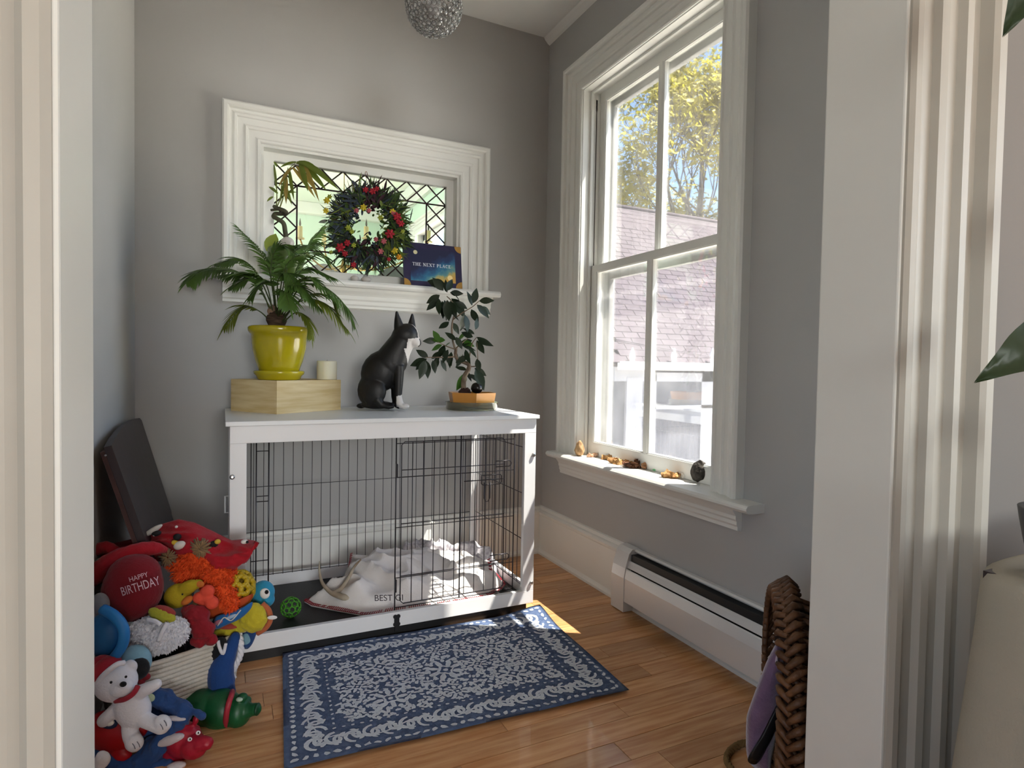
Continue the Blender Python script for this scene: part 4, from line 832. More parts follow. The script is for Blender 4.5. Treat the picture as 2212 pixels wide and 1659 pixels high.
# ================================================================ crystal lamp
lc = Vector((.628, 1.957, 2.243)); lr_ = .0925
la = thing('crystal_lamp', lc, 'round hanging lamp of clear crystal beads in a wire net', 'lamp'); CRY = mat('crystal', 'dfe3e4', .08, trans=.75, spec=.8); CHR = mat('lamp_chrome', '6e6d6b', .3, metal=1)
bead = MB(); bmesh.ops.create_icosphere(bead.b, subdivisions=1, radius=1); bme = bpy.data.meshes.new('bead'); bead.b.to_mesh(bme); bead.b.free(); bme.materials.append(CRY)
net = MB(); rows = 15; k = 0
for i in range(rows):
    th = math.pi*(i+.5)/rows; cnt = max(4, int(2*math.pi*math.sin(th)*lr_/.0165)); rr_ = lr_*math.sin(th); zc = -lr_*math.cos(th)
    for j in range(cnt):
        a = (j+.5*(i % 2))*2*math.pi/cnt; p = Vector((math.cos(a)*rr_, math.sin(a)*rr_, zc)); k += 1
        if zc < .045 and k < 290:
            o = bpy.data.objects.new('bead', bme); COL.objects.link(o); o.parent = la; o.location = p; o.rotation_euler = p.to_track_quat('Z', 'Y').to_euler(); o.scale = (.0062, .0062, .0042)
        nrm = p.normalized(); s_ = nrm.orthogonal().normalized(); t_ = nrm.cross(s_); net.tube([lc+p*1.0+(s_*math.cos(q*math.pi/4)+t_*math.sin(q*math.pi/4))*.0082 for q in range(8)], .0009, 4, closed=True)
obj('wire_net', net, CHR, la)
obj('rod', MB().tube([lc+Vector((0, 0, lr_)), Vector((lc.x, lc.y, ZC-.01))], .006, 8), CHR, la)
obj('ceiling_rose', MB().lathe([(.001, 0), (.05, 0), (.055, -.01), (.03, -.022), (.006, -.03)], (lc.x, lc.y, ZC), 24, cap=False), CHR, la)
obj('bulb', MB().ell(lc, (.025, .025, .035), seg=14), mat('bulb_glass', 'eeeeee', .2, trans=.4), la)
# ================================================================ dark folding board leaning in the corner
bn = Vector((1, 0, .296)).normalized()
def onboard(x, y, off=0):
    d = ray(x, y); p0 = Vector((-.052, 0, 0))+bn*off; t = (p0-CAM).dot(bn)/d.dot(bn); return CAM+d*t
WEN = mat('wenge', '35282a', .42, col2='2a2022', vscale=3, stretch=(10, 10, 1), bump=.05); WEE = mat('wenge_edge', '4b2c26', .5, col2='38201c', vscale=10)
bt = thing('folded_wood_board', (-.2, 2.55, 0), 'dark brown wooden board with a rounded top leaning in the corner', 'board')
tp = [(241, 962), (250, 944), (262, 927), (276, 912), (290, 905), (302, 903), (306, 908), (370, 1104), (371, 1112), (366, 1130)]
P = [onboard(x, y) for x, y in tp]; dn = (P[-2]-P[-4]).normalized(); el = (onboard(312, 1160)-onboard(241, 962)).normalized(); P[-1] = P[-2]+dn*.30; P.append(P[0]+el*((P[-1]-P[0]).dot(el)))
obj('leaf_panel', MB().prism(P, -bn*.020), WEN, bt)
Q = [onboard(x, y, -.0205) for x, y in ((226, 975), (236, 966))]; wv = (Q[1]-Q[0])
m_ = MB().prism([Q[0], Q[1]+wv*2, Q[1]+wv*2+el*.55, Q[0]+el*.55], -bn*.012); obj('hinged_leg', m_, WEE, bt)
obj('screw', MB().ell(onboard(228, 984, -.022), .0035, seg=10), MATS['bolt_steel'], bt)

# raised corner fold of the crate blanket (shares the cushion's slab builder)
slab([(757, 1197), (800, 1200), (850, 1203), (880, 1215), (860, 1250), (795, 1262), (746, 1254), (750, 1225)], 0, 16, FLE, 'folded_corner', bl, F=Fr(800, 1230, Y=2.705))
# ================================================================ on the leaded window: wreath, book, bamboo, stones
BSZ = 1.440
wr = thing('flower_wreath', at(795, 492, Y=2.985), 'round wreath of mixed greenery and red and yellow wildflowers on the leaded window', 'wreath')
f = Fr(795, 490, Y=2.975); u = f.k; wrn = random.Random(21)
def wpt(a, r, dz=0): return f(796+math.cos(a)*r*.97, 487+math.sin(a)*r*1.0, dz)
mb = MB()
for s in range(4): mb.tube([wpt(q*2*math.pi/40, 55+5*math.sin(q*.9+s*1.6), 6*math.cos(q*.9+s*1.6)) for q in range(40)], 5*u, 6, closed=True)
obj('twig_ring', mb, mat('twig', '33261c', .9, bump=.4), wr)
GR = [mat('wreath_green_dark', '1d2a1d', .6, transl=.1), mat('wreath_green', '3f5a28', .6, transl=.2), mat('wreath_olive', '66762c', .6, transl=.2), mat('wreath_bluegrey', '3a4654', .7), mat('wreath_plum', '3b1f2b', .7)]
mbs = [MB() for _ in GR]
for i in range(1150):
    a = wrn.uniform(0, 2*math.pi); r = 55+wrn.gauss(0, 13); dz = wrn.uniform(-4, 22); d = a+wrn.uniform(-1.25, 1.25); ln = wrn.uniform(14, 38)
    if r < 48: ln *= .45
    deg = math.degrees(a) % 360; g = wrn.choice((0, 0, 1, 1))
    if 190 < deg < 262: g = wrn.choice((3, 0, 1, 3, 2))
    elif 262 <= deg < 300: g = wrn.choice((4, 0, 4, 1))
    elif 300 <= deg < 350: g = wrn.choice((1, 1, 0, 2, 3))
    elif 10 < deg < 60: g = wrn.choice((1, 2, 2, 0))
    elif 130 < deg < 190: g = wrn.choice((0, 3, 1, 0))
    elif 60 <= deg < 130: g = wrn.choice((3, 0, 1, 4))
    p = wpt(a, r, dz); q = f(796+math.cos(a)*r*.97+math.cos(d)*ln, 487+math.sin(a)*r+math.sin(d)*ln, dz+wrn.uniform(-8, 10))
    leaflet(mbs[g], p, q-p, -FW+RT*wrn.uniform(-.6, .6), (q-p).length, wrn.choice((2.4, 3.4, 5, 7))*u, .05)
for i in range(420):
    a = wrn.uniform(0, 2*math.pi); r = wrn.uniform(58, 74); d = a+wrn.uniform(-.9, .9); ln = wrn.uniform(22, 44); dz = wrn.uniform(0, 20); deg = math.degrees(a) % 360; g = wrn.choice((0, 1, 2)) if not 185 < deg < 320 else wrn.choice((3, 0, 4, 1))
    p = wpt(a, r, dz); q = f(796+math.cos(a)*r*.97+math.cos(d)*ln, 487+math.sin(a)*r+math.sin(d)*ln, dz+wrn.uniform(-6, 10)); leaflet(mbs[g], p, q-p, -FW+RT*wrn.uniform(-.6, .6), (q-p).length, wrn.choice((1.0, 1.4, 2))*u, .05)
for g, nm in enumerate(('dark_foliage', 'green_foliage', 'olive_foliage', 'lavender_sprigs', 'plum_foliage')):
    o = obj(nm, mbs[g], GR[g], wr, smooth=True); o['kind'] = 'stuff'
FLC = {'red': mat('petal_red', 'a01c2c', .7), 'yel': mat('petal_yellow', 'c9b52e', .7), 'pink': mat('petal_pink', 'b9606a', .7), 'lime': mat('bud_lime', '9aa63a', .7), 'orange': mat('petal_orange', 'c98a1e', .7)}
FLW = [(858, 468, 10, 'red'), (866, 483, 8, 'red'), (842, 505, 11, 'red'), (850, 460, 6, 'pink'), (805, 413, 8, 'red'), (790, 410, 7, 'red'), (814, 408, 6, 'red'), (735, 535, 11, 'red'), (750, 525, 8, 'red'), (745, 548, 7, 'red'), (764, 572, 7, 'red'), (812, 517, 6, 'pink'), (829, 521, 7, 'pink'), (822, 543, 7, 'pink'), (797, 455, 6, 'pink'), (770, 455, 6, 'pink'),
 (785, 448, 8, 'yel'), (848, 457, 7, 'yel'), (822, 470, 7, 'lime'), (852, 541, 8, 'yel'), (862, 555, 7, 'orange'), (706, 433, 8, 'yel'), (704, 455, 7, 'yel'), (712, 425, 6, 'lime'), (752, 492, 7, 'lime'), (760, 500, 6, 'lime'), (715, 545, 5, 'lime'), (764, 530, 6, 'lime'), (860, 478, 6, 'red'), (840, 560, 5, 'red'), (870, 500, 5, 'lime')]
for x, y, r, cc in FLW:
    mb = MB(); c = f(x, y, 24)
    for k in range(6):
        a = k*math.pi/3+x; mb.ell(f(x+math.cos(a)*r*.55, y+math.sin(a)*r*.55, 22+wrn.uniform(0, 6)), (r*.45*u, r*.3*u, r*.25*u), rot=roll(-math.degrees(a)), seg=8)
    mb.ell(f(x, y, 26), r*.3*u, seg=8); obj('flower', mb, FLC[cc], wr, smooth=True)
obj('hanging_hook', MB().tube(arc([at(798, 410, Y=3.0), at(791, 385, Y=3.01), at(789, 373, Y=3.02), at(792, 371, Y=3.02), at(794, 378, Y=3.02)], 4), .0014, 6), mat('copper_wire', '8a5a4a', .4, metal=.8), wr)
# book: leaning on the glass
bk = [at(873.5, 616, Z=BSZ+.001), at(999, 625.5, Z=BSZ+.001)]; Yb = 2.905
b0_ = Vector((at(873, 616, Y=Yb).x, Yb, BSZ+.0005)); b1_ = Vector((at(999, 626, Y=Yb-.004).x, Yb-.004, BSZ+.0005)); bxv = (b1_-b0_).normalized(); tilt = Vector((0, .16, .987)).normalized(); bnv = bxv.cross(tilt).normalized()
if bnv.y > 0: bnv = -bnv
bw = (b1_-b0_).length; bhh = .222
bo2 = thing('picture_book', b0_+bxv*bw/2, 'dark blue hardcover book with a sunset cover propped on the window sill', 'book')
MBk = basis(b0_, bxv, tilt, bnv)
def brect(nm, x0, y0_, x1, y1_, z0, z1, material, parent=bo2): return obj(nm, MB().box((x0, y0_, z0), (x1, y1_, z1), mat=MBk), material, parent)
brect('page_block', .003, .003, bw-.003, bhh-.003, -.008, -.002, mat('pages', 'd8d2c0', .8)); NAVY = mat('cover_navy', '2b2748', .4, var=.2, vscale=30)
brect('back_cover', 0, 0, bw, bhh, -.010, -.008, NAVY); brect('front_cover', 0, 0, bw, bhh, -.002, 0, NAVY)
SKYM = bpy.data.materials.new('cover_sunset'); SKYM.use_nodes = True; T = SKYM.node_tree; tc = T.nodes.new('ShaderNodeTexCoord'); sp = T.nodes.new('ShaderNodeSeparateXYZ'); rp = T.nodes.new('ShaderNodeValToRGB'); ns = T.nodes.new('ShaderNodeTexNoise'); ns.inputs['Scale'].default_value = 22; ns.inputs['Detail'].default_value = 6
ad = T.nodes.new('ShaderNodeMath'); ad.operation = 'MULTIPLY_ADD'; ad.inputs[1].default_value = .5; dv_ = T.nodes.new('ShaderNodeVectorMath'); dv_.operation = 'DOT_PRODUCT'; dv_.inputs[1].default_value = (.5, 0, -.72)
T.links.new(tc.outputs['Generated'], dv_.inputs[0]); T.links.new(tc.outputs['Object'], ns.inputs['Vector']); T.links.new(ns.outputs['Fac'], ad.inputs[0]); T.links.new(dv_.outputs['Value'], ad.inputs[2]); T.links.new(ad.outputs[0], rp.inputs[0])
e = rp.color_ramp.elements; e[0].position = 0; e[0].color = (*srgb('171c3e'), 1); e[1].position = .62; e[1].color = (*srgb('c79a45'), 1)
for p_, c_ in ((-.0, '171c3e'), (.15, '1d3560'), (.30, '2a6a8c'), (.40, '5f8f8c'), (.48, 'b9a35a')): q = e.new(max(.001, p_)); q.color = (*srgb(c_), 1)
T.links.new(rp.outputs[0], T.nodes['Principled BSDF'].inputs['Base Color']); T.nodes['Principled BSDF'].inputs['Roughness'].default_value = .4
brect('cover_picture', .035, .026, bw-.035, bhh-.030, 0, .0006, SKYM); GOLD = mat('cover_gold', 'a8803c', .4)
for cx, cy, s0 in ((bw-.001, bhh-.001, math.pi), (.001, .001, 0), (bw-.001, .001, math.pi/2)):
    pts = [Vector((cx, cy, .0004))]+[Vector((cx+math.cos(s0+k*math.pi/16)*.034, cy+math.sin(s0+k*math.pi/16)*.034, .0004)) for k in range(9)]; m2 = MB().prism(pts, (0, 0, .0005)); bmesh.ops.transform(m2.b, matrix=MBk, verts=m2.b.verts); obj('corner_ornament', m2, GOLD, bo2)
for cx, cy, rr_, mm in ((.062, bhh-.050, .0105, mat('cover_seal', 'cfc9a0', .4)), (bw-.065, .052, .014, mat('cover_sun', 'f0d896', .4))):
    m2 = MB().prism([Vector((cx+math.cos(k*.4)*rr_, cy+math.sin(k*.4)*rr_, .0007)) for k in range(16)], (0, 0, .0004)); bmesh.ops.transform(m2.b, matrix=MBk, verts=m2.b.verts); obj('cover_disc', m2, mm, bo2)
GLY = {'T': ([(.5, 0, .5, 1, .2), (.02, .95, .98, .95, .09), (.05, .8, .05, 1, .07), (.95, .8, .95, 1, .07)], [(.5, 0)], 1.0), 'H': ([(.2, 0, .2, 1, .2), (.8, 0, .8, 1, .2), (.2, .52, .8, .52, .08)], [(.2, 0), (.2, 1), (.8, 0), (.8, 1)], 1.05), 'E': ([(.25, 0, .25, 1, .2), (.25, .05, .85, .05, .09), (.25, .95, .82, .95, .09), (.25, .52, .65, .52, .08), (.84, 0, .84, .22, .07), (.81, .78, .81, 1, .07)], [(.2, 0), (.2, 1)], .95), 'N': ([(.18, 0, .18, 1, .09), (.82, 0, .82, 1, .09), (.2, .98, .8, .02, .2)], [(.18, 0), (.14, 1), (.82, 1)], 1.1), 'X': ([(.12, 1, .88, 0, .2), (.85, 1, .15, 0, .09)], [(.15, 0), (.85, 0), (.15, 1), (.85, 1)], 1.0), 'P': ([(.25, 0, .25, 1, .2), (.25, .96, .62, .96, .08), (.62, .96, .80, .82, .14), (.80, .84, .80, .62, .18), (.80, .64, .62, .48, .14), (.62, .48, .25, .48, .08)], [(.25, 0), (.2, 1)], .95), 'L': ([(.25, 0, .25, 1, .2), (.25, .05, .85, .05, .09), (.85, 0, .85, .26, .07)], [(.2, 0), (.25, 1)], .9), 'A': ([(.5, 1, .85, 0, .2), (.5, 1, .14, 0, .09), (.27, .33, .72, .33, .08)], [(.14, 0), (.85, 0)], 1.05), 'C': ([(.5+.36*math.cos(a), .5+.46*math.sin(a), .5+.36*math.cos(a+.5), .5+.46*math.sin(a+.5), .17 if 2 < a < 4 else .1) for a in (.7, 1.15, 1.6, 2.05, 2.5, 2.95, 3.4, 3.85, 4.3, 4.75, 5.1)]+[(.84, .7, .84, 1, .07)], [], 1.0)}
def serif(txt, h, M, parent, material):
    mb = MB(); x = 0; items = []
    for ch_ in txt:
        if ch_ == ' ': x += .5; continue
        st_, se, wd_ = GLY[ch_]; items.append((x, st_, se, wd_)); x += wd_*.98+.14
    for ox, st_, se, wd_ in items:
        for a, b, c, d, w_ in st_+[(q-.2, r_+(.03 if r_ < .5 else -.03), q+.2, r_+(.03 if r_ < .5 else -.03), .065) for q, r_ in se]:
            dx, dy_ = (c-a)*wd_, d-b; l = math.hypot(dx, dy_) or 1; nx_, ny_ = -dy_/l*w_/2, dx/l*w_/2; P = [(a*wd_+nx_, b+ny_), (a*wd_-nx_, b-ny_), (c*wd_-nx_, d-ny_), (c*wd_+nx_, d+ny_)]
            mb.face([M @ Vector(((ox+px-x/2)*h*.86, (py-.5)*h, 0)) for px, py in P])
    return obj('title', mb, material, parent, recalc=False)
serif('THE NEXT PLACE', .0165, MBk @ Matrix.Translation((bw/2-.006, bhh*.50, .0014)), bo2, mat('title_white', 'e4e6ea', .5))
# lucky bamboo in a green pot
f = Fr(618, 570, Y=2.925); u = f.k; pc2 = at(618, 600, Y=2.925); pc2.z = BSZ+.0005
bam = thing('twisted_bamboo', pc2, 'twisted lucky bamboo with yellowing leaves in a green pot on the window sill', 'potted plant')
hz = (598-528)*u
obj('pot', MB().lathe([(.001, 0), (26*u, 0), (30*u, 4*u), (37*u, 30*u), (38*u, 55*u), (36*u, 60*u), (33*u, 58*u), (.001, 55*u)], pc2, 32, cap=False), mat('green_pot', '55702a', .3, var=.3, vscale=9, coat=.3), bam)
STM = mat('bamboo_stem', '3b3a2c', .6, col2='55543a', vscale=12)
mb = MB(); P = arc([f(616, 545), f(618, 520), f(616, 500), f(612, 482, 3), f(598, 472, 8), f(591, 468, 6), f(595, 462, -2), f(608, 462, -8), f(619, 461, -4), f(614, 455, 6), f(600, 450, 8), f(592, 446, 2)], 5); N = len(P)-1
mb.tube(P, [lerp(5.2, 4, i/N)*u for i in range(N+1)], 8); mb.tube([f(606, 452, 6), f(585, 454, 6)], [3.2*u, 2.6*u], 7); obj('stem', mb, STM, bam)
mb = MB()
for pts in ([(596, 447, 2), (598, 430, 4), (597, 395, 4), (592, 355, 4)], [(604, 450, 2), (612, 425, 6), (616, 395, 8), (622, 362, 10)], [(598, 448, 2), (606, 425, 0), (612, 380, 0), (640, 350, 2)]): mb.tube(arc([f(*p) for p in pts], 5), [lerp(1.6, .7, i/15)*u for i in range(16)], 6)
obj('shoot', mb, mat('shoot_green', '6d7436', .6), bam)
BLF = mat('bamboo_leaf', '6f8030', .5, var=.25, vscale=20, transl=.3); BLY = mat('bamboo_leaf_dry', 'a08a48', .6, transl=.3)
for x, y, dx, dy_, wd, yl in ((640, 352, 40, 10, 12, 0), (645, 350, 58, 30, 13, 0), (650, 352, 48, 50, 12, 0), (655, 352, 70, 48, 10, 0), (640, 360, 30, 40, 10, 1), (632, 362, 42, 55, 9, 1), (625, 365, 8, 55, 9, 0), (622, 368, -14, 60, 8, 0), (618, 380, 0, 50, 8, 1), (598, 360, -10, -10, 5, 0), (592, 356, 5, 50, 5, 0), (612, 420, 28, -2, 6, 0), (600, 418, -22, -14, 6, 0), (590, 425, -8, 14, 5, 0), (640, 350, -30, 14, 7, 0), (648, 350, 14, 52, 11, 0), (630, 362, -22, 36, 7, 1), (612, 395, 14, 40, 7, 0), (655, 350, 30, 70, 8, 1)):
    mb = MB(); p = f(x, y, wrn.uniform(-10, 14)); q = f(x+dx, y+dy_, wrn.uniform(-10, 24)); leaflet(mb, p, q-p+Vector((0, 0, .02)), -FW+UP*.5+RT*wrn.uniform(-.5, .5), (q-p).length*1.05, wd*u*1.1, .18); obj('leaf', mb, BLY if yl else BLF, bam, smooth=True)
mb = MB(); leaflet(mb, f(583, 545, 12), f(596, 505, 16)-f(583, 545, 12), -FW, 42*u, 32*u, 0); obj('round_leaf', mb, mat('pale_leaf', '9bab4a', .45, transl=.3), bam, smooth=True)
# white snail ornament and pebbles
sn = MB()
c = f(621, 525, 26); sn.ell(c, (14*u, 14*u, 13*u), seg=18); 
for k in range(30): a = k*.42; r = 13*(1-k/36); sn.ell(f(621+math.cos(a)*r*.5, 525+math.sin(a)*r*.5, 34-k*.0+k*.12), 5.5*(1-k/45)*u, seg=8)
sn.ell(f(607, 533, 24), (9*u, 6*u, 12*u), seg=12)
sno = mesh_obj('stone_ornament', bake(sn, .0018, 1), mat('white_stone', 'cfcac4', .7, var=.15, vscale=30)); tag(sno, 'small white spiral stone ornament in the green bamboo pot', 'ornament')
for x, y, lab in ((766, 603, 'left of two small white pebbles under the wreath on the sill'), (791, 605, 'larger of two small white pebbles under the wreath on the sill')):
    p = at(x, y, Y=2.935); o = obj('pebble', MB().ell((p.x, p.y, BSZ+.014), (.020 if x < 780 else .024, .016, .0145), seg=16, amp=.1), mat('pebble_white', 'c4bdb6', .7, var=.15, vscale=25), smooth=True); o.location.z = BSZ+.0005; tag(o, lab, 'pebble', 'pebbles on the sill')
# far room: chandelier, chairs, dresser
hub = at(742, 572, Y=4.4); ch = thing('candle_chandelier', hub, 'brass chandelier with ivory candle sleeves in the mint green room', 'chandelier'); BRS = mat('brass', '9a7c40', .35, metal=.9); IV = mat('candle_ivory', 'd9c690', .5)
obj('hub', MB().lathe([(.006, -.09), (.025, -.05), (.018, 0), (.010, .03), (.003, .04), (.003, 2.70-hub.z)], hub, 12), BRS, ch)
for x, y, Yc in ((791, 516, 4.30), (648, 516, 4.35), (925, 524, 4.25), (700, 530, 4.75), (850, 532, 4.80)):
    e_ = at(x, y, Y=Yc); obj('arm', MB().tube(arc([hub, hub.lerp(e_, .4)+Vector((0, 0, -.10)), hub.lerp(e_, .85)+Vector((0, 0, -.07)), e_], 5), .006, 6), BRS, ch)
    obj('candle_sleeve', MB().lathe([(.03, 0), (.03, .008), (.017, .010), (.017, .085), (.008, .087)], e_, 12), IV, ch)
    obj('flame_bulb', MB().lathe([(.004, .087), (.008, .10), (.006, .115), (.001, .14)], e_, 10), mat('bulb_grey', '6b655a', .3), ch)
CHM = mat('grey_chair', '6d6f6e', .7)
for i, (x, y, lab, Yc) in enumerate(((700, 585, 'grey round-backed chair in the far room nearest the palm', 5.2), (860, 592, 'grey round-backed chair in the far room beside the book', 4.4))):
    p = at(x, y, Y=Yc); t = thing('dining_chair', (p.x, Yc, 0), lab, 'chair', 'chairs in the far room')
    tb = p.z+.10; obj('backrest', MB().prism([Vector((p.x+math.cos(k*math.pi/10)*.2, p.y, tb-.28+math.sin(k*math.pi/10)*.24)) for k in range(11)]+[Vector((p.x-.18, p.y, .5)), Vector((p.x+.18, p.y, .5))], (0, .05, 0)), CHM, t); obj('seat', MB().box((p.x-.22, p.y, .45), (p.x+.22, p.y+.44, .52), bev=.02), CHM, t)
    for sx in (-.19, .19):
        for sy in (.02, .40): obj('leg', MB().tube([(p.x+sx, p.y+sy, 0), (p.x+sx, p.y+sy, .46)], .018, 8), CHM, t)
# ================================================================ hall: cloth-covered table with a large-leaved plant
tb0 = at(2115, 1223, Y=.43); tz = tb0.z
ta = thing('side_table', (1.28, .20, 0), 'small table draped to the floor in pale cream cloth by the doorway', 'table')
CLO = mat('cream_cloth', '9c978a', .95, var=.05, vscale=12, bump=.15, bscale=300)
cx_, cy_, hx, hy = 1.195, .200, .350, .250; mb = MB(); rows = []; TH = 96
for k_, (gr, zz_) in enumerate(((.0, 0), (.5, 0), (.93, 0), (.985, -.006), (1.0, -.02), (1.015, -.10), (1.06, -.30), (1.11, -.50), (1.15, -tz+.004))):
    row = []
    for q in range(TH+1):
        a = q*2*math.pi/TH; c, s = math.cos(a), math.sin(a); sq = (abs(c)**7+abs(s)**7)**(-1/7); fold = 1+(.018*math.sin(a*14)*max(0, -zz_)*2.2 if zz_ < -.05 else 0)
        row.append(Vector((cx_+c*sq*hx*gr*fold, cy_+s*sq*hy*gr*fold, tz+zz_)))
    rows.append(row)
mb.sheet(rows); bmesh.ops.remove_doubles(mb.b, verts=mb.b.verts, dist=.0003); tc_ = obj('table_cloth', mb, CLO, ta, smooth=True)
for sx in (-1, 1):
    for sy in (-1, 1): obj('leg', MB().box((cx_+sx*hx*.85-.018, cy_+sy*hy*.8-.018, 0), (cx_+sx*hx*.85+.018, cy_+sy*hy*.8+.018, tz-.03)), MATS['wenge'], ta)
obj('table_top', MB().box((cx_-hx*.9, cy_-hy*.9, tz-.03), (cx_+hx*.9, cy_+hy*.9, tz-.004)), MATS['wenge'], ta)
pp_ = at(2345, 1205, Y=.34); pp_.z = tz+.001; lp = thing('leafy_houseplant', pp_, 'dark broad-leaved houseplant in a grey pot on the cream table', 'potted plant'); u = (pp_-CAM).dot(FW)/F_PX
obj('pot', MB().lathe([(.001, 0), (.045, 0), (.050, .004), (.062, .07), (.064, .085), (.060, .086), (.055, .075), (.001, .072)], pp_, 32, cap=False), mat('grey_pot', '3a3b3c', .5), lp)
BIG = mat('broad_leaf', '24381a', .4, var=.25, vscale=10, transl=.18); f = Fr(2212, 800, Y=.42)
def big_leaf(base, tip, wd, nrm, stem):
    mb = MB(); b, t = Vector(base), Vector(tip); d = (t-b); ln = d.length; d.normalize(); s = nrm.cross(d).normalized(); nn = d.cross(s); prev = None; K = 14
    for k in range(K+1):
        q = k/K; ww = wd*(math.sin(math.pi*q**.72)**.85 if 0 < k < K else .01)*(1-.25*q); c = b+d*ln*q+nn*(.06*ln*math.sin(q*3)); row = []
        for j in (-1, -.5, 0, .5, 1): row.append(mb.b.verts.new(c+s*ww*j+nn*(abs(j)*ww*.28+.004*math.sin(q*14+j*3))))
        if prev:
            for j in range(4): fc = mb.b.faces.new((prev[j], prev[j+1], row[j+1], row[j])); fc.smooth = True
        prev = row
    mb.tube(arc([stem, Vector(stem).lerp(b, .5)+Vector((0, 0, .02)), b], 6), [.004]*12+[.003], 6); return obj('leaf', mb, BIG, lp, smooth=True)
top_ = pp_+Vector((0, 0, .07))
big_leaf(f(2330, 690, 0), f(2106, 826, 10), 58*f.k, -FW+UP*.5, top_); big_leaf(f(2290, -160, 10), f(2168, 78, 20), 62*f.k, -FW-RT*.4, top_); big_leaf(f(2260, 930, -10), f(2222, 1140, 0), 40*f.k, -FW, top_); big_leaf(f(2420, 500, 0), f(2560, 300, 0), 55*f.k, -FW+UP, top_); big_leaf(f(2400, 900, 30), f(2520, 1010, 40), 55*f.k, -FW+UP, top_)
# ================================================================ outside: neighbour's building, trees, ground
struct('ground', MB().box((2.5, -10, -1.4), (60, 60, -1.25)), mat('bounce_ground', 'd4d0c8', .95, col2='bcb7ae', vscale=3, bump=.3))  # unseen ground, given a pale tone to bounce sunlight indoors
nb_ = thing('neighbour_house', (8, 9, -1.25), 'low grey outbuilding with a shingled roof seen through the sash window', 'building')
EY, RY = 8.3, 11.3; e0 = at(1338, 783, Y=EY); EZ = e0.z; r0 = at(1345, 450, Y=RY); RZ = r0.z; X0, X1 = e0.x-.15, 16.0
SHG = mat('asphalt_shingle', '544c52', .9, col2='453e44', vscale=14, bump=.2, bscale=90, rand=.10); SID = mat('grey_siding', '62656d', .8, var=.06, vscale=5); OWT = mat('outdoor_trim', 'a4a7b0', .6)
sl = Vector((0, RY-EY, RZ-EZ)); SLn = sl.length; su = sl.normalized(); sn_ = Vector((1, 0, 0)).cross(su).normalized()
rf = obj('roof', MB().prism([Vector((X0, EY, EZ-.02)), Vector((X1, EY, EZ-.02)), Vector((X1, RY, RZ-.02)), Vector((X0, RY, RZ-.02))], -sn_*.08), mat('roof_deck', '3a3439', .9), nb_)
rowh = .142; tabw = .33; shm = None; nrow = int(SLn/rowh); cnt = 0; rest = MB(); srn = random.Random(8)
tab = MB().box((0, 0, 0), (tabw-.012, rowh*1.25, .018)); bmesh.ops.transform(tab.b, matrix=Matrix.Rotation(-.05, 4, 'X'), verts=tab.b.verts); shm = bpy.data.meshes.new('shingle'); tab.b.to_mesh(shm); tab.b.free(); shm.materials.append(SHG)
Bm = Matrix((Vector((1, 0, 0)), su, sn_)).transposed()
for r in range(nrow+1):
    off = (r*.37 % 1)*tabw; yy = r*rowh; xs = X0-off
    # the stretch of this course that the window shows
    pz = Vector((0, EY, EZ))+su*yy; lo = at(1335, 600, Y=pz.y).x-.2; hi = at(1562, 600, Y=pz.y).x+.4
    x = xs
    while x < X1:
        if x+tabw > X0 and x >= X0-.01:
            p = Vector((x, EY-.02, EZ-.005))+su*yy+sn_*(.004+srn.uniform(0, .004))
            if lo < x+tabw and x < hi and cnt < 296:
                o = bpy.data.objects.new('shingle', shm); COL.objects.link(o); o.parent = rf; M = Bm.to_4x4(); M.translation = p-WLOC(rf); o.matrix_basis = M; cnt += 1
            else:
                q = [p, p+Vector((tabw-.008, 0, 0)), p+Vector((tabw-.008, 0, 0))+su*rowh*1.2-sn_*.006, p+su*rowh*1.2-sn_*.006]; rest.face([v+sn_*.011 for v in q]); rest.face([q[0], q[1], q[1]+sn_*.011, q[0]+sn_*.011])
        x += tabw
o = obj('far_shingles', rest, SHG, rf); o['kind'] = 'stuff'
obj('ridge_cap', MB().tube([(X0, RY, RZ+.02), (X1, RY, RZ+.02)], .06, 8), SHG, nb_)
obj('back_roof', MB().prism([Vector((X0, RY, RZ-.02)), Vector((X1, RY, RZ-.02)), Vector((X1, 2*RY-EY, EZ)), Vector((X0, 2*RY-EY, EZ))], (0, 0, -.08)), mat('roof_deck', '3a3439'), nb_)
obj('wall', MB().box((X0+.2, EY+.25, -1.25), (X1-.2, EY+.4, EZ+.1)), SID, nb_)
obj('gable_wall', MB().prism([Vector((X0+.2, EY+.3, -1.25)), Vector((X0+.2, 2*RY-EY-.3, -1.25)), Vector((X0+.2, 2*RY-EY-.3, EZ)), Vector((X0+.2, RY, RZ-.15)), Vector((X0+.2, EY+.3, EZ))], (.12, 0, 0)), SID, nb_)
gt = obj('gutter', MB().prism([Vector((X0+.1, EY-.10, EZ+.02)), Vector((X0+.1, EY-.085, EZ-.10)), Vector((X0+.1, EY-.02, EZ-.12)), Vector((X0+.1, EY-.02, EZ+.01)), Vector((X0+.1, EY-.03, EZ-.09)), Vector((X0+.1, EY-.075, EZ-.08)), Vector((X0+.1, EY-.085, EZ+.02))], (X1-X0-.2, 0, 0)), mat('gutter_white', 'f2f3f2', .5), nb_)
obj('frieze_board', MB().box((X0+.2, EY+.20, EZ-.32), (X1-.2, EY+.26, EZ-.02)), OWT, nb_)
for x in (1367, 1457, 1540):
    p = at(x, 772, Y=EY-.08); obj('snow_guard', MB().prism([p+Vector(v) for v in ((-.03, 0, -.12), (.03, 0, -.10), (.05, 0, .04), (.0, 0, .17), (-.06, 0, .03))], (0, .03, 0)), MATS['gutter_white'], nb_)
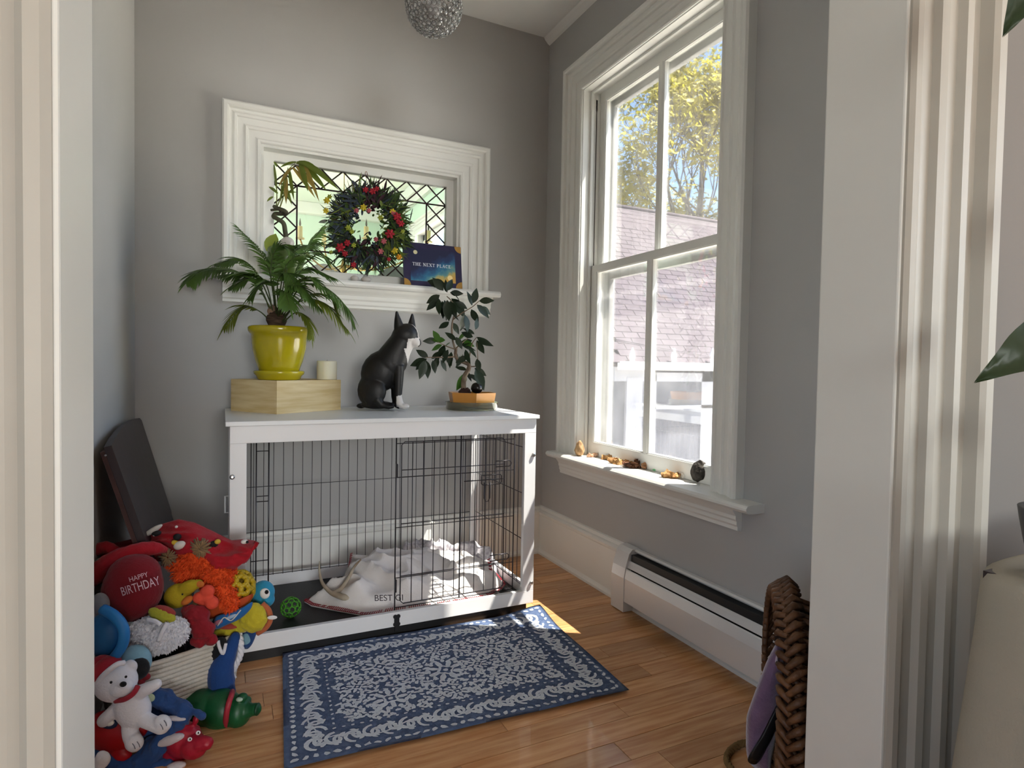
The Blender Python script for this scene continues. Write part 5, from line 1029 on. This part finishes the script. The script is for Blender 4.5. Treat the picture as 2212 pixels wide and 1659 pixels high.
def onwall(x0, y0_, x1, y1_, d0_, d1_, nm, material, par=nb_):
    a = at(x0, y0_, Y=EY+.25); b = at(x1, y1_, Y=EY+.25); return obj(nm, MB().box((min(a.x, b.x), EY+.25-d1_, min(a.z, b.z)), (max(a.x, b.x), EY+.25-d0_, max(a.z, b.z))), material, par)
wd = onwall(1408, 806, 1513, 1080, .0, .03, 'screen_door', mat('screen_mesh', '555862', .8, var=.15, vscale=30))
onwall(1350, 815, 1378, 1080, 0, .06, 'corner_board', OWT); onwall(1513, 800, 1531, 1080, 0, .05, 'door_trim', OWT); onwall(1398, 800, 1408, 1080, 0, .05, 'door_trim', OWT); onwall(1408, 796, 1531, 806, 0, .05, 'door_trim', OWT); onwall(1410, 876, 1560, 881, .02, .05, 'door_rail', OWT)
for yy in (870, 925, 960): onwall(1533, yy, 1700, yy+3, 0, .02, 'siding_lap', OWT)
cb = MB()
for dz_ in (0, .05): cb.tube([at(1330, 733+dz_*60, Y=7.9), at(1430, 752+dz_*60, Y=7.9), at(1580, 778+dz_*60, Y=7.9)], .008, 5)
obj('cable', cb, mat('cable_dark', '5a545c', .8), nb_)
# trees: forked limbs, twigs, spring leaves
BRK = mat('tree_bark', '574e48', .9, col2='7a7068', vscale=6, bump=.3); SPR = mat('spring_leaf', 'a39b32', .6, var=.2, vscale=1.5, transl=.45)
def tree(name, base, h, label, seed, leaves, spread=.62, lev=6, lean=(0, 0, 0), group='trees beyond the shingled roof'):
    q = random.Random(seed); t = thing(name, base, label, 'tree', group); mb = MB(); lf = MB(); tips = []
    def grow(p, d, ln, r, k):
        P = [p]; dd = d.copy()
        for i in range(3):
            dd = (dd+Vector((q.uniform(-1, 1), q.uniform(-1, 1), q.uniform(-.3, .8)))*.16).normalized(); P.append(P[-1]+dd*ln/3)
        mb.tube(P, [lerp(r, r*.68, i/3) for i in range(4)], 6 if k < 3 else 4, cap=False)
        if k >= lev: tips.append((P[-1], dd)); tips.append((P[1], dd)); return
        if k >= lev-2: tips.append((P[2], dd))
        for i in range(q.choice((2, 3, 3)) if k > 0 else 4):
            ax = Vector((q.uniform(-1, 1), q.uniform(-1, 1), q.uniform(-.4, .6))).normalized(); nd = (dd+ax*spread*(1.15 if i else .5)+Vector((0, 0, .12))).normalized(); grow(P[-1] if i < 2 else P[2], nd, ln*q.uniform(.62, .82), r*q.uniform(.5, .66), k+1)
    grow(Vector(base), (Vector((0, 0, 1))+Vector(lean)).normalized(), h*.25, h*.011, 0)
    obj('trunk', mb, BRK, t, smooth=True)
    if leaves:
        for p, d in tips:
            for _ in range(leaves):
                c = p+Vector((q.gauss(0, .26), q.gauss(0, .26), q.gauss(0, .24))); a = Vector((q.uniform(-1, 1), q.uniform(-1, 1), q.uniform(-1, 1))).normalized(); b = a.orthogonal().normalized(); s_ = q.uniform(.06, .15); lf.face([c-a*s_, c+b*s_*.55, c+a*s_, c-b*s_*.55])
        o = obj('foliage', lf, SPR, t, recalc=False); o['kind'] = 'stuff'
    return t
b1 = at(1500, 560, Y=17); tree('maple_tree', (b1.x, 17, -1.25), 17, 'tall maple with fresh yellow green leaves behind the shingled roof', 4, 9, lean=(.05, 0, 0))
b2 = at(1610, 560, Y=15.5); tree('maple_tree', (b2.x, 15.5, -1.25), 16, 'leaning spring maple whose branches enter from the window edge', 9, 10, lean=(-.1, 0, 0))
b3 = at(1375, 560, Y=22); tree('bare_tree', (b3.x, 22, -1.25), 15, 'almost leafless twiggy tree against the blue sky', 14, 2, spread=.8)
b4 = at(1430, 560, Y=19); tree('bare_tree', (b4.x, 19, -1.25), 13, 'slender sparsely leafed tree between the maple and the bare tree', 31, 4, spread=.72)
# ================================================================ rope basket with dog toys
ROPE = mat('cotton_rope', 'd2cdc2', .9, var=.08, vscale=60, bump=.35, bscale=150)
rb_ = thing('rope_basket', (-.14, 2.05, 0), 'coiled white cotton rope basket heaped with dog toys', 'basket'); ca_, sa_ = math.cos(.52), math.sin(.52)
def sup(a, k, z, exp=4.0):
    c, s = math.cos(a), math.sin(a); g = (abs(c)**exp+abs(s)**exp)**(-1/exp); x, y = c*g*.168*k, s*g*.122*k; return Vector((-.135+x*ca_-y*sa_, 2.045+x*sa_+y*ca_, z))
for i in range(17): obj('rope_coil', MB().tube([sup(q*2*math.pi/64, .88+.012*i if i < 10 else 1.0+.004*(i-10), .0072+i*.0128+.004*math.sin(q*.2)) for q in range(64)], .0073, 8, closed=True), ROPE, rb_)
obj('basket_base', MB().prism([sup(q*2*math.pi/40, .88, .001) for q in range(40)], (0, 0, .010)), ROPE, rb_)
obj('dark_filling', MB().prism([sup(q*2*math.pi/40, .86, .012) for q in range(40)], (0, 0, .15)), mat('basket_dark', '121114', .95), rb_)  # near-black block filling the basket below the toys
TG = 'dog toys heaped in and around the rope basket'
def plush(name, label, Y, cx, cy, pieces, material, vox=None, sm=3, cat='dog toy', amp=0, fs=40, parent=None):
    F = Fr(cx, cy, Y=Y); u = F.k; mb = MB()
    for p in pieces:
        if p[0] == 'e': _, x, y, dz, rx, ry, rz = p[:7]; mb.ell(F(x, y, dz), (rx*u, ry*u, rz*u), rot=roll(-(p[7] if len(p) > 7 else 0)), seg=20)
        else: _, pts, rr_ = p; P = arc([F(*q) for q in pts], 4); N = len(P)-1; n_ = len(rr_)-1; mb.tube(P, [u*lerp(rr_[int(min(n_-1, i/N*n_))], rr_[int(min(n_-1, i/N*n_))+1], (i/N*n_)-int(min(n_-1, i/N*n_))) for i in range(N+1)], 14); mb.ell(P[0], rr_[0]*u*.98, seg=14); mb.ell(P[-1], rr_[-1]*u*.98, seg=14)
    me = bake(mb, vox or 2.2*u, sm)
    if amp:
        _c = [v.co.copy() for v in me.vertices]; _n = [v.normal.copy() for v in me.vertices]; fl_c = []
        for a_, b_ in zip(_c, _n): fl_c.extend(a_+b_*(amp*u*(noise.noise(a_*fs)+.5*noise.noise(a_*fs*2.3))))
        me.vertices.foreach_set('co', fl_c); me.update()
    o = mesh_obj(name, me, material, parent)
    if parent is None: tag(o, label, cat, TG)
    return o, F, u
def part(name, parent, F, pieces, material, vox=None, sm=1):
    u = F.k; mb = MB()
    for p in pieces:
        if p[0] == 'e': _, x, y, dz, rx, ry, rz = p[:7]; mb.ell(F(x, y, dz), (rx*u, ry*u, rz*u), rot=roll(-(p[7] if len(p) > 7 else 0)), seg=16)
        else: _, pts, rr_ = p; P = arc([F(*q) for q in pts], 5); mb.tube(P, [rr_*u]*len(P), 8)
    return obj(name, mb, material, parent, smooth=True)
def fuzz(o, n, ln, wd, material, seed=1, name='fur', bend=.5):
    q = random.Random(seed); me = o.data; mb = MB(); P = me.polygons; off = WLOC(o)
    for _ in range(n):
        f_ = P[q.randrange(len(P))]; nrm = (f_.normal+Vector((q.uniform(-1, 1), q.uniform(-1, 1), q.uniform(-1.2, .6)))*bend).normalized(); s = nrm.cross(Vector((q.uniform(-1, 1), q.uniform(-1, 1), q.uniform(-1, 1)))).normalized()*wd; b = f_.center+off; l = ln*q.uniform(.6, 1.2); m1 = b+nrm*l*.6; t = b+nrm*l+Vector((0, 0, -1))*l*.3
        v = [mb.b.verts.new(x) for x in (b-s, b+s, m1+s*.8, m1-s*.8, t)]; mb.b.faces.new((v[0], v[1], v[2], v[3])); mb.b.faces.new((v[3], v[2], v[4]))
    x = obj(name, mb, material, o, recalc=False); x['kind'] = 'stuff'; return x
def fab(n, c, **k):
    k.setdefault('bump', .2); k.setdefault('bscale', 180); k.setdefault('sheen', .12); k.setdefault('var', .12); k.setdefault('vscale', 14); return mat(n, c, .9, **k)
RED = fab('red_fleece', 'a50f20'); CRIM = fab('crimson_plush', '7d0c1a'); WHT = fab('white_plush', 'dcdce2', var=.04); ORG = fab('orange_fur', 'e2521a'); YLW = fab('yellow_plush', 'c3b42a'); BLU = fab('blue_plush', '1f66a8'); SKY = fab('sky_plush', '2b8fb5'); LBL = fab('pale_blue_plush', '7fa9bb'); COR = fab('coral_rubber', 'e0503a', sheen=0); DNM = fab('navy_fleece', '24467c'); BLK = fab('black_plush', '0f0f11'); WEY = mat('eye_white', 'e8e8ea', .4); TAN = fab('tan_yarn', '8f7350')
PRT = [mat('print_white', 'd6d3cc', .8), mat('print_black', '1b191b', .8), mat('print_yellow', 'c9a636', .8)]
# red blanket draped over the heap
F = Fr(380, 1190, Y=2.09); u = F.k; mb = MB(); grid = []
TOPC = [(196, 1176), (207, 1170), (226, 1179), (246, 1173), (290, 1163), (320, 1150), (345, 1133), (385, 1121), (420, 1128), (460, 1147), (500, 1167), (528, 1164), (552, 1168)]; BOTC = [(196, 1275), (215, 1262), (240, 1240), (270, 1225), (330, 1212), (380, 1215), (430, 1228), (480, 1240), (505, 1232), (528, 1214), (545, 1196), (552, 1172)]
def interp(T, x):
    for (a, b), (c, d) in zip(T, T[1:]):
        if a <= x <= c: return lerp(b, d, (x-a)/(c-a))
    return T[-1][1]
for j in range(31):
    t = j/30; row = []
    for i in range(91):
        x = lerp(196, 552, i/90); yt, yb_ = interp(TOPC, x), interp(BOTC, x); y = lerp(yt, yb_, t); k = 1 if x < 520 else (552-x)/32
        n1 = 1-abs(noise.noise(Vector(((x+y*1.3)*.016, (y-x*.35)*.045, 3)))*2.2); n2 = noise.noise(Vector((x*.03, y*.05, 8)))
        row.append(F(x, y, (-34+46*math.sin(min(1, t*1.5)*math.pi/2))+k*(15*max(0, n1)*min(1, t*4)+6*n2)))
    grid.append(row)
mb.sheet(grid); o = obj('red_blanket', mb, RED, smooth=True); sd = o.modifiers.new('t', 'SOLIDIFY'); sd.thickness = .012; sd.offset = -1; tag(o, 'rumpled red fleece blanket with small black and white prints on top of the toys', 'blanket', TG)
_o, _, _ = plush('hem_roll', '', 2.07, 280, 1195, [('t', [(198, 1248, 30), (235, 1216, 34), (285, 1194, 32), (330, 1184, 14), (358, 1188, -14)], [20, 19, 18, 15, 6]), ('t', [(198, 1190, -10), (228, 1182, -8), (250, 1192, -4)], [14, 13, 12])], RED, sm=3, amp=2, fs=30, parent=o)
for x, y, dz, rx, ry, rot, k in ((330, 1146, 14, 24, 6, -32, 0), (338, 1152, 16, 10, 6, -10, 1), (388, 1178, 22, 13, 9, -20, 0), (378, 1172, 20, 7, 5, 30, 2), (383, 1160, 16, 8, 7, 0, 1), (381, 1138, 12, 3, 3, 0, 0), (333, 1156, 20, 2.5, 2.5, 0, 0), (502, 1211, 12, 10, 10, 0, 0), (500, 1213, 16, 4, 4, 0, 1), (488, 1222, 10, 12, 5, 15, 1), (528, 1170, 6, 7, 5, 0, 0), (534, 1171, 9, 3, 3, 0, 1), (462, 1175, 12, 9, 7, 0, 1), (470, 1170, 12, 6, 5, 30, 2), (214, 1212, 44, 12, 6, -28, 0)): part('print_patch', o, F, [('e', x, y, dz, rx, ry, 8 if rx > 3 else 3, rot)], PRT[k])
# birthday plush
E1 = dict(cx=287, cy=1270, rx=61, ry=72, rz=52)
o, F, u = plush('birthday_toy', 'round dark red plush toy lettered in white on its front', 1.985, 287, 1270, [('e', 287, 1272, 0, 61, 70, 52, 8), ('e', 290, 1245, 0, 55, 48, 46)], CRIM, sm=6)
def wrap_text(txt, size_px, cx, cy, rot, squeeze, name, mm, parent, F, surf, stretch=1.0):
    cu = bpy.data.curves.new(name, 'FONT'); cu.body = txt; cu.size = 1; cu.align_x = 'CENTER'; cu.align_y = 'CENTER'; cu.resolution_u = 3; ob = bpy.data.objects.new(name, cu); TMP.collection.objects.link(ob); vl = TMP.view_layers[0]; vl.update(); dg = vl.depsgraph; me = bpy.data.meshes.new_from_object(ob.evaluated_get(dg)); bpy.data.objects.remove(ob); bpy.data.curves.remove(cu); me.materials.clear()
    b = bmesh.new(); b.from_mesh(me); bmesh.ops.subdivide_edges(b, edges=b.edges, cuts=2); bmesh.ops.triangulate(b, faces=b.faces)
    for v in b.verts:
        X, Y = v.co.x*size_px*squeeze, v.co.y*size_px*stretch; x = cx+X*math.cos(rot)-Y*math.sin(rot)*1; y = cy-(X*math.sin(rot)+Y*math.cos(rot)); v.co = F(x, y, surf(x, y))
    b.to_mesh(me); b.free(); return mesh_obj(name, me, mm, parent)
def s1(x, y): return 52*math.sqrt(max(.02, 1-((x-287)/63)**2-((y-1270)/73)**2))+5
TXW = mat('lettering_pink_white', 'd9b9c0', .8)
wrap_text('HAPPY', 15, 299, 1247, .30, .95, 'lettering', TXW, o, F, s1); wrap_text('BIRTHDAY', 27, 303, 1267, .30, .68, 'lettering', TXW, o, F, s1, 1.0)
# orange shaggy toy
o, F, u = plush('shaggy_toy', 'shaggy bright orange monster toy with tan yarn hair', 2.05, 440, 1235, [('e', 432, 1212, 0, 46, 34, 32, 25), ('e', 470, 1246, 5, 38, 34, 32, 20), ('e', 404, 1240, 22, 30, 18, 18, 8), ('t', [(480, 1260, 18), (490, 1285, 26), (500, 1308, 24)], [20, 18, 14]), ('e', 384, 1205, 4, 26, 18, 16, 25), ('t', [(372, 1212, 15), (395, 1218, 18)], [12, 12])], ORG, sm=2, amp=2, fs=60); fuzz(o, 5200, 9*u, 1.2*u, mat('orange_strands', 'e8541a', .8, var=.25, vscale=30), 3)
p_ = part('yarn_hair', o, F, [('e', 432, 1186, 14, 20, 18, 14)], TAN); 
def yarn(cx, cy, r, n, dz, seed):
    q = random.Random(seed); mb = MB()
    for i in range(n): a = q.uniform(0, 6.28); l = r*q.uniform(.6, 1.1); z0 = q.uniform(6, 18); mb.tube([F(cx+math.cos(a)*l*.15, cy+math.sin(a)*l*.15, dz+z0), F(cx+math.cos(a)*l*.65, cy+math.sin(a)*l*.65, dz+z0*.9), F(cx+math.cos(a)*l, cy+math.sin(a)*l, dz+z0*.3)], 1.3*u, 5)
    x = obj('yarn_strands', mb, TAN, o, smooth=True); x['kind'] = 'stuff'
yarn(432, 1186, 24, 150, 14, 1); yarn(362, 1204, 20, 90, 26, 2)
# smaller toys, front to back
o, F, u = plush('duck_toy', 'yellow duck toy with an orange bill tucked beside the red plush', 1.99, 392, 1285, [('e', 384, 1287, 0, 28, 26, 24, -20), ('e', 405, 1270, 4, 26, 15, 16, -28), ('e', 425, 1262, 4, 14, 10, 10, -15)], fab('duck_yellow', 'b5a01e', sheen=0), sm=4)
part('bill', o, F, [('e', 404, 1297, 14, 14, 8, 9, -35)], fab('bill_orange', 'c7702e', sheen=0)); part('foot', o, F, [('e', 432, 1262, 8, 9, 7, 6, 10)], fab('bill_orange', 'c7702e', sheen=0)); part('eye', o, F, [('e', 394, 1284, 24, 1.8, 1.8, 1.8)], BLK)
o, F, u = plush('coral_bone_toy', 'knobbly coral rubber chew toy in front of the orange monster', 1.955, 447, 1290, [('e', 448, 1277, 0, 15, 14, 13), ('e', 432, 1291, 2, 15, 13, 13), ('e', 458, 1302, 2, 14, 14, 13), ('e', 447, 1290, 0, 14, 13, 12), ('e', 440, 1300, -2, 12, 10, 10)], COR, sm=3)
c = Fr(512, 1272, Y=2.02); yb = lattice_ball('holey_ball', c(512, 1272), 36*c.k, mat('yellow_rubber', 'b79a1c', .4), .0082, 2, (.93, .93, 1.02), .3); tag(yb, 'yellow rubber ball with round holes beside the blue fish', 'ball', TG)
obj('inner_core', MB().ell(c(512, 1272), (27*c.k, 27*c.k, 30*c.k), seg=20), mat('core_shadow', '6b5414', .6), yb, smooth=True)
o, F, u = plush('blue_fish_toy', 'bright blue plush fish with one big white eye', 2.05, 567, 1283, [('e', 568, 1280, 0, 25, 26, 20, 10), ('e', 572, 1295, 0, 21, 17, 18), ('e', 552, 1287, -6, 20, 20, 14)], SKY, sm=4)
part('eye', o, F, [('e', 572, 1282, 17, 11, 11.5, 5)], WEY); part('pupil', o, F, [('e', 576, 1279, 21, 4.2, 4.5, 3)], BLK)
o, F, u = plush('yellow_fish_toy', 'bumpy yellow plush fish with orange edging at the basket rim', 1.99, 545, 1335, [('e', 546, 1334, 0, 31, 32, 22, -15), ('e', 520, 1345, 0, 24, 22, 16), ('e', 496, 1362, 4, 34, 11, 12, -8)], YLW, sm=3, amp=1.8, fs=70)
part('edging', o, F, [('t', [(566, 1304, -8), (580, 1318, -8), (584, 1338, -8), (574, 1356, -8), (556, 1368, -8)], 6)], fab('edge_orange', 'b5623c')); part('fin', o, F, [('e', 500, 1352, 8, 30, 7, 9, -4)], fab('fin_red', 'b04a3a')); part('label_tag', o, F, [('e', 588, 1334, 4, 11, 4.5, 1.5, -3)], WEY)
o = slab([(405, 1318), (440, 1300), (490, 1300), (540, 1285), (547, 1283), (542, 1297), (520, 1314), (480, 1330), (440, 1338)], 0, 7, mat('orange_disc', 'b84a22', .5), 'flying_disc', F=Fr(480, 1310, Y=2.0)); tag(o, 'orange flying disc wedged under the yellow holey ball', 'flying disc', TG)
o = slab([(455, 1348), (468, 1330), (500, 1322), (530, 1308), (545, 1300), (541, 1316), (520, 1336), (490, 1350), (465, 1360)], 0, 8, BLU, 'flat_fish_toy', F=Fr(500, 1335, Y=1.965)); tag(o, 'flat blue fabric toy with pink and white print below the orange disc', 'dog toy', TG); Fq = Fr(500, 1335, Y=1.965)
part('print_patch', o, Fq, [('e', 472, 1344, 6, 12, 5, 3, -22)], fab('print_pink', 'b06a7c')); part('print_patch', o, Fq, [('e', 500, 1332, 7, 14, 4, 3, -22)], mat('print_pale', '9fb6cf', .8)); part('print_patch', o, Fq, [('t', [(470, 1352, 8), (484, 1334, 9), (500, 1340, 9), (520, 1318, 9)], 1.3)], PRT[0])
o, F, u = plush('white_lamb_toy', 'woolly white lamb toy lying across the front of the basket', 1.915, 345, 1370, [('e', 345, 1372, 0, 62, 36, 36, -12), ('e', 320, 1360, 6, 34, 24, 28)], WHT, sm=3, amp=3.0, fs=85); fuzz(o, 2600, 6*u, 2.2*u, WHT, 8, 'wool', .9)
part('ribbon', o, F, [('t', [(318, 1338, 30), (335, 1342, 34), (347, 1350, 36)], 4.5)], WHT); part('ribbon', o, F, [('t', [(362, 1345, 34), (352, 1362, 40), (342, 1384, 38)], 4.5)], WHT)
o, F, u = plush('yellow_paw_toy', 'yellow terry paw toy with a red back lying on the lamb', 1.90, 352, 1326, [('e', 350, 1328, 0, 31, 14, 13, 20)], fab('terry_yellow', 'a8a52f'), sm=2, amp=1.5, fs=120); part('red_back', o, F, [('e', 357, 1319, -4, 24, 9, 11, 20)], fab('paw_red', '97352f'))
o, F, u = plush('red_crinkle_toy', 'crumpled dark red crinkle toy hanging over the basket rim', 1.94, 430, 1350, [('e', 425, 1330, 0, 28, 24, 18), ('e', 436, 1358, 4, 26, 26, 16), ('e', 455, 1382, 2, 16, 12, 10, 20), ('e', 415, 1318, -4, 22, 14, 12), ('e', 428, 1385, 4, 16, 14, 10)], fab('crinkle_red', '8c1220', sheen=.1), sm=2, amp=4.5, fs=38)
o, F, u = plush('blue_dome_toy', 'blue dome-shaped toy with a curved brim beside the birthday toy', 1.88, 238, 1368, [('e', 232, 1370, 0, 40, 50, 34)], mat('blue_vinyl', '1d5f92', .45, var=.12, vscale=10), sm=3)
part('brim', o, F, [('t', [(222, 1316, 22), (246, 1330, 30), (264, 1352, 32), (268, 1378, 32), (260, 1402, 30), (243, 1424, 26)], 11)], mat('blue_brim', '2274b4', .45))
o, F, u = plush('pale_blue_toy', 'pale blue plush toy with a large black patch behind the white bear', 1.855, 290, 1432, [('e', 290, 1432, 0, 35, 39, 28, 20), ('e', 275, 1455, 0, 28, 26, 22)], LBL, sm=3); part('black_patch', o, F, [('e', 298, 1444, 16, 24, 24, 18)], BLK); part('knot', o, F, [('e', 313, 1462, 10, 12, 8, 8), ('e', 306, 1470, 12, 8, 9, 8)], fab('knot_red', '8c2028'))
# white bear
o, F, u = plush('white_bear_toy', 'white plush bear with a red cap and red collar leaning on the heap', 1.80, 280, 1520, [('e', 250, 1472, 6, 44, 42, 36, -10), ('e', 262, 1484, 26, 24, 20, 20), ('e', 286, 1528, 4, 37, 46, 30, -20), ('t', [(300, 1496, 8), (322, 1486, 12), (338, 1478, 14)], [15, 13, 11]), ('t', [(262, 1522, 8), (240, 1542, 16), (225, 1556, 18)], [15, 14, 14]), ('t', [(308, 1552, 10), (330, 1562, 16), (350, 1568, 20)], [16, 15, 17]), ('t', [(282, 1560, 8), (282, 1585, 14), (292, 1606, 18)], [17, 16, 17]), ('e', 352, 1562, 24, 19, 16, 14, 40), ('e', 290, 1604, 24, 19, 18, 15), ('e', 282, 1440, -2, 15, 15, 9)], WHT, sm=4)
part('cap', o, F, [('e', 226, 1446, 4, 34, 24, 36, -38), ('e', 212, 1436, 0, 22, 18, 28, -30)], fab('cap_red', '9e1526')); part('cap_trim', o, F, [('t', [(208, 1478, 30), (226, 1456, 40), (252, 1436, 36), (268, 1432, 24)], 6)], WHT)
part('nose', o, F, [('e', 266, 1478, 44, 7, 5.5, 5)], BLK)
for x, y, dz in ((240, 1474, 40), (272, 1462, 38)): part('eye', o, F, [('e', x, y, dz, 2.6, 2.8, 2.4)], BLK)
part('collar', o, F, [('t', [(250, 1514, 24), (270, 1510, 34), (288, 1498, 32), (298, 1482, 20)], 5.5)], fab('collar_red', 'a02032'))
for x, y in ((346, 1570), (354, 1562), (286, 1612), (296, 1608)): part('stitch', o, F, [('t', [(x, y-6, 37), (x+4, y, 39), (x+6, y+6, 37)], .8)], mat('stitch_grey', '6d6d78', .9))
o, F, u = plush('red_cushion_toy', 'glossy red cushion toy under the white bear', 1.81, 245, 1580, [('e', 240, 1580, -10, 58, 46, 26, 10), ('e', 262, 1625, -6, 24, 18, 16, 30), ('e', 300, 1572, -16, 20, 22, 14)], mat('red_satin', 'a80d18', .4, var=.15, vscale=8), sm=4); part('print_patch', o, F, [('e', 234, 1562, 10, 20, 12, 8, 10)], mat('print_navy', '1d2c50', .6)); part('print_patch', o, F, [('e', 238, 1562, 16, 9, 6, 5, -20)], PRT[0])
o, F, u = plush('navy_fleece_throw', 'navy blue fleece throw bunched on the floor under the white bear', 1.79, 320, 1590, [('t', [(330, 1498, -30), (362, 1515, -26), (400, 1530, -16), (435, 1546, -10)], [18, 20, 14, 6]), ('t', [(400, 1545, -10), (370, 1580, -16), (330, 1620, -10), (300, 1650, 0)], [16, 24, 26, 24]), ('t', [(215, 1622, 6), (240, 1640, 8), (280, 1660, 8), (340, 1670, 4)], [20, 22, 22, 20]), ('e', 330, 1560, -40, 40, 40, 22), ('t', [(330, 1660, 0), (370, 1655, -2), (390, 1668, -2)], [16, 14, 10])], DNM, sm=2, cat='throw', amp=6.5, fs=34)
[part('lining', o, F, [q_], fab('lining_white', 'c9c2c6')) for q_ in (('e', 368, 1598, 4, 32, 11, 10, -18), ('e', 380, 1655, 8, 22, 9, 10, -10), ('e', 380, 1552, 4, 22, 5, 6, 5))]; part('woven_label', o, F, [('e', 326, 1507, 2, 9, 9, 2, 20)], mat('label_green', 'a9b89a', .8))
o, F, u = plush('white_scrap_toy', 'small white plush scrap at the bottom edge of the toy heap', 1.76, 222, 1636, [('e', 222, 1640, 6, 16, 18, 12), ('e', 216, 1650, 6, 14, 14, 10)], WHT, sm=2, amp=2, fs=50)
# squeaky pigs
GRN = mat('green_latex', '12512c', .42, var=.15, vscale=9); RDL = mat('red_latex', 'a3142c', .45, var=.12, vscale=12)
o, F, u = plush('green_pig_toy', 'green squeaky pig toy with a red collar lying on the oak floor', 1.915, 470, 1530, [('e', 440, 1528, 0, 52, 37, 36, 8), ('e', 478, 1532, 0, 44, 42, 38, 8), ('e', 516, 1536, 0, 26, 34, 32), ('t', [(525, 1536, 4), (545, 1533, 6), (552, 1532, 8)], [20, 13, 13]), ('e', 524, 1506, 10, 11, 9, 10), ('e', 478, 1572, 10, 12, 9, 11), ('e', 535, 1512, -12, 8, 8, 8)], GRN, sm=4)
part('collar', o, F, [('t', [(502, 1494, -2), (500, 1502, 22), (494, 1520, 37), (489, 1545, 37), (488, 1564, 22), (490, 1572, 0)], 6)], mat('collar_pink_red', '9c2a38', .5)); part('snout_rim', o, F, [('e', 556, 1532, 9, 6, 13, 13)], mat('green_latex_dark', '0c3a20', .4)); part('eye_mark', o, F, [('e', 517, 1511, 24, 7, 4, 6, 10)], mat('eye_mark', '9fb7a4', .6))
o, F, u = plush('red_pig_toy', 'red squeaky pig toy with white eyes on the floor in front of the heap', 1.775, 400, 1600, [('e', 398, 1598, 0, 36, 37, 32, -15), ('e', 418, 1612, 14, 30, 26, 24), ('t', [(420, 1610, 16), (436, 1606, 20), (446, 1606, 22)], [19, 16, 14]), ('e', 423, 1556, -2, 7, 11, 6, 15), ('e', 394, 1566, 8, 10, 9, 8), ('e', 380, 1625, -4, 34, 20, 22)], RDL, sm=4, amp=1.2, fs=60)
for x, y, dz in ((410, 1597, 32), (428, 1583, 26)): part('eye', o, F, [('e', x, y, dz, 5, 4.5, 3, -25)], WEY); part('pupil', o, F, [('e', x+.6, y, dz+2.6, 1.5, 2.2, 1.5)], BLK)
# things hanging over the rim
o, F, u = plush('blue_leg_toy', 'dark blue plush leg hanging over the basket side', 1.99, 480, 1450, [('t', [(508, 1376, 0), (496, 1405, 10), (478, 1445, 18), (480, 1480, 18), (498, 1512, 14)], [11, 16, 26, 27, 14])], fab('royal_blue', '153f7d'), sm=3)
o, F, u = plush('black_white_toy', 'black and white plush toy poking out at the basket corner', 1.965, 470, 1400, [('e', 466, 1408, 0, 14, 20, 10, 10), ('e', 478, 1388, 4, 12, 12, 9)], BLK, sm=2); part('white_marking', o, F, [('t', [(471, 1384, 13), (474, 1398, 14), (482, 1412, 12), (488, 1390, 12)], 3.5)], WHT)
mb = MB(); F = Fr(516, 1410, Y=2.0); P = arc([F(516, 1368, 10), F(520, 1390, 18), F(519, 1415, 20), F(510, 1436, 20), F(502, 1450, 18)], 8)
for s in range(3): mb.tube([p+(RT*math.cos(i*.55+s*2.1)+FW*math.sin(i*.55+s*2.1))*3*F.k for i, p in enumerate(P)], 4.2*F.k, 6)
for i in range(14): a = i*.45; mb.tube([P[-1], P[-1]+(RT*math.cos(a)*8+FW*math.sin(a)*5)*F.k-UP*14*F.k], 1.3*F.k, 4)
o = obj('rope_tug', mb, WHT, smooth=True); tag(o, 'twisted white rope tug hanging at the basket corner', 'dog toy', TG)
o = slab([(520, 1368), (552, 1362), (548, 1385), (535, 1402), (522, 1396)], 0, 5, DNM, 'fish_tail_toy', F=Fr(535, 1385, Y=2.03)); tag(o, 'navy edged pale blue fabric fin below the yellow fish', 'dog toy', TG); part('pale_panel', o, Fr(535, 1385, Y=2.03), [('e', 532, 1381, 3, 12, 13, 3, 20)], LBL)
o, F, u = plush('grey_scrap_toy', 'pale grey plush scrap showing between the red blanket and the blue dome', 1.93, 213, 1310, [('e', 216, 1306, -6, 20, 26, 14), ('e', 208, 1330, -6, 16, 20, 12)], fab('grey_plush', '8d8b90'), sm=2)

bpy.data.scenes.remove(TMP)
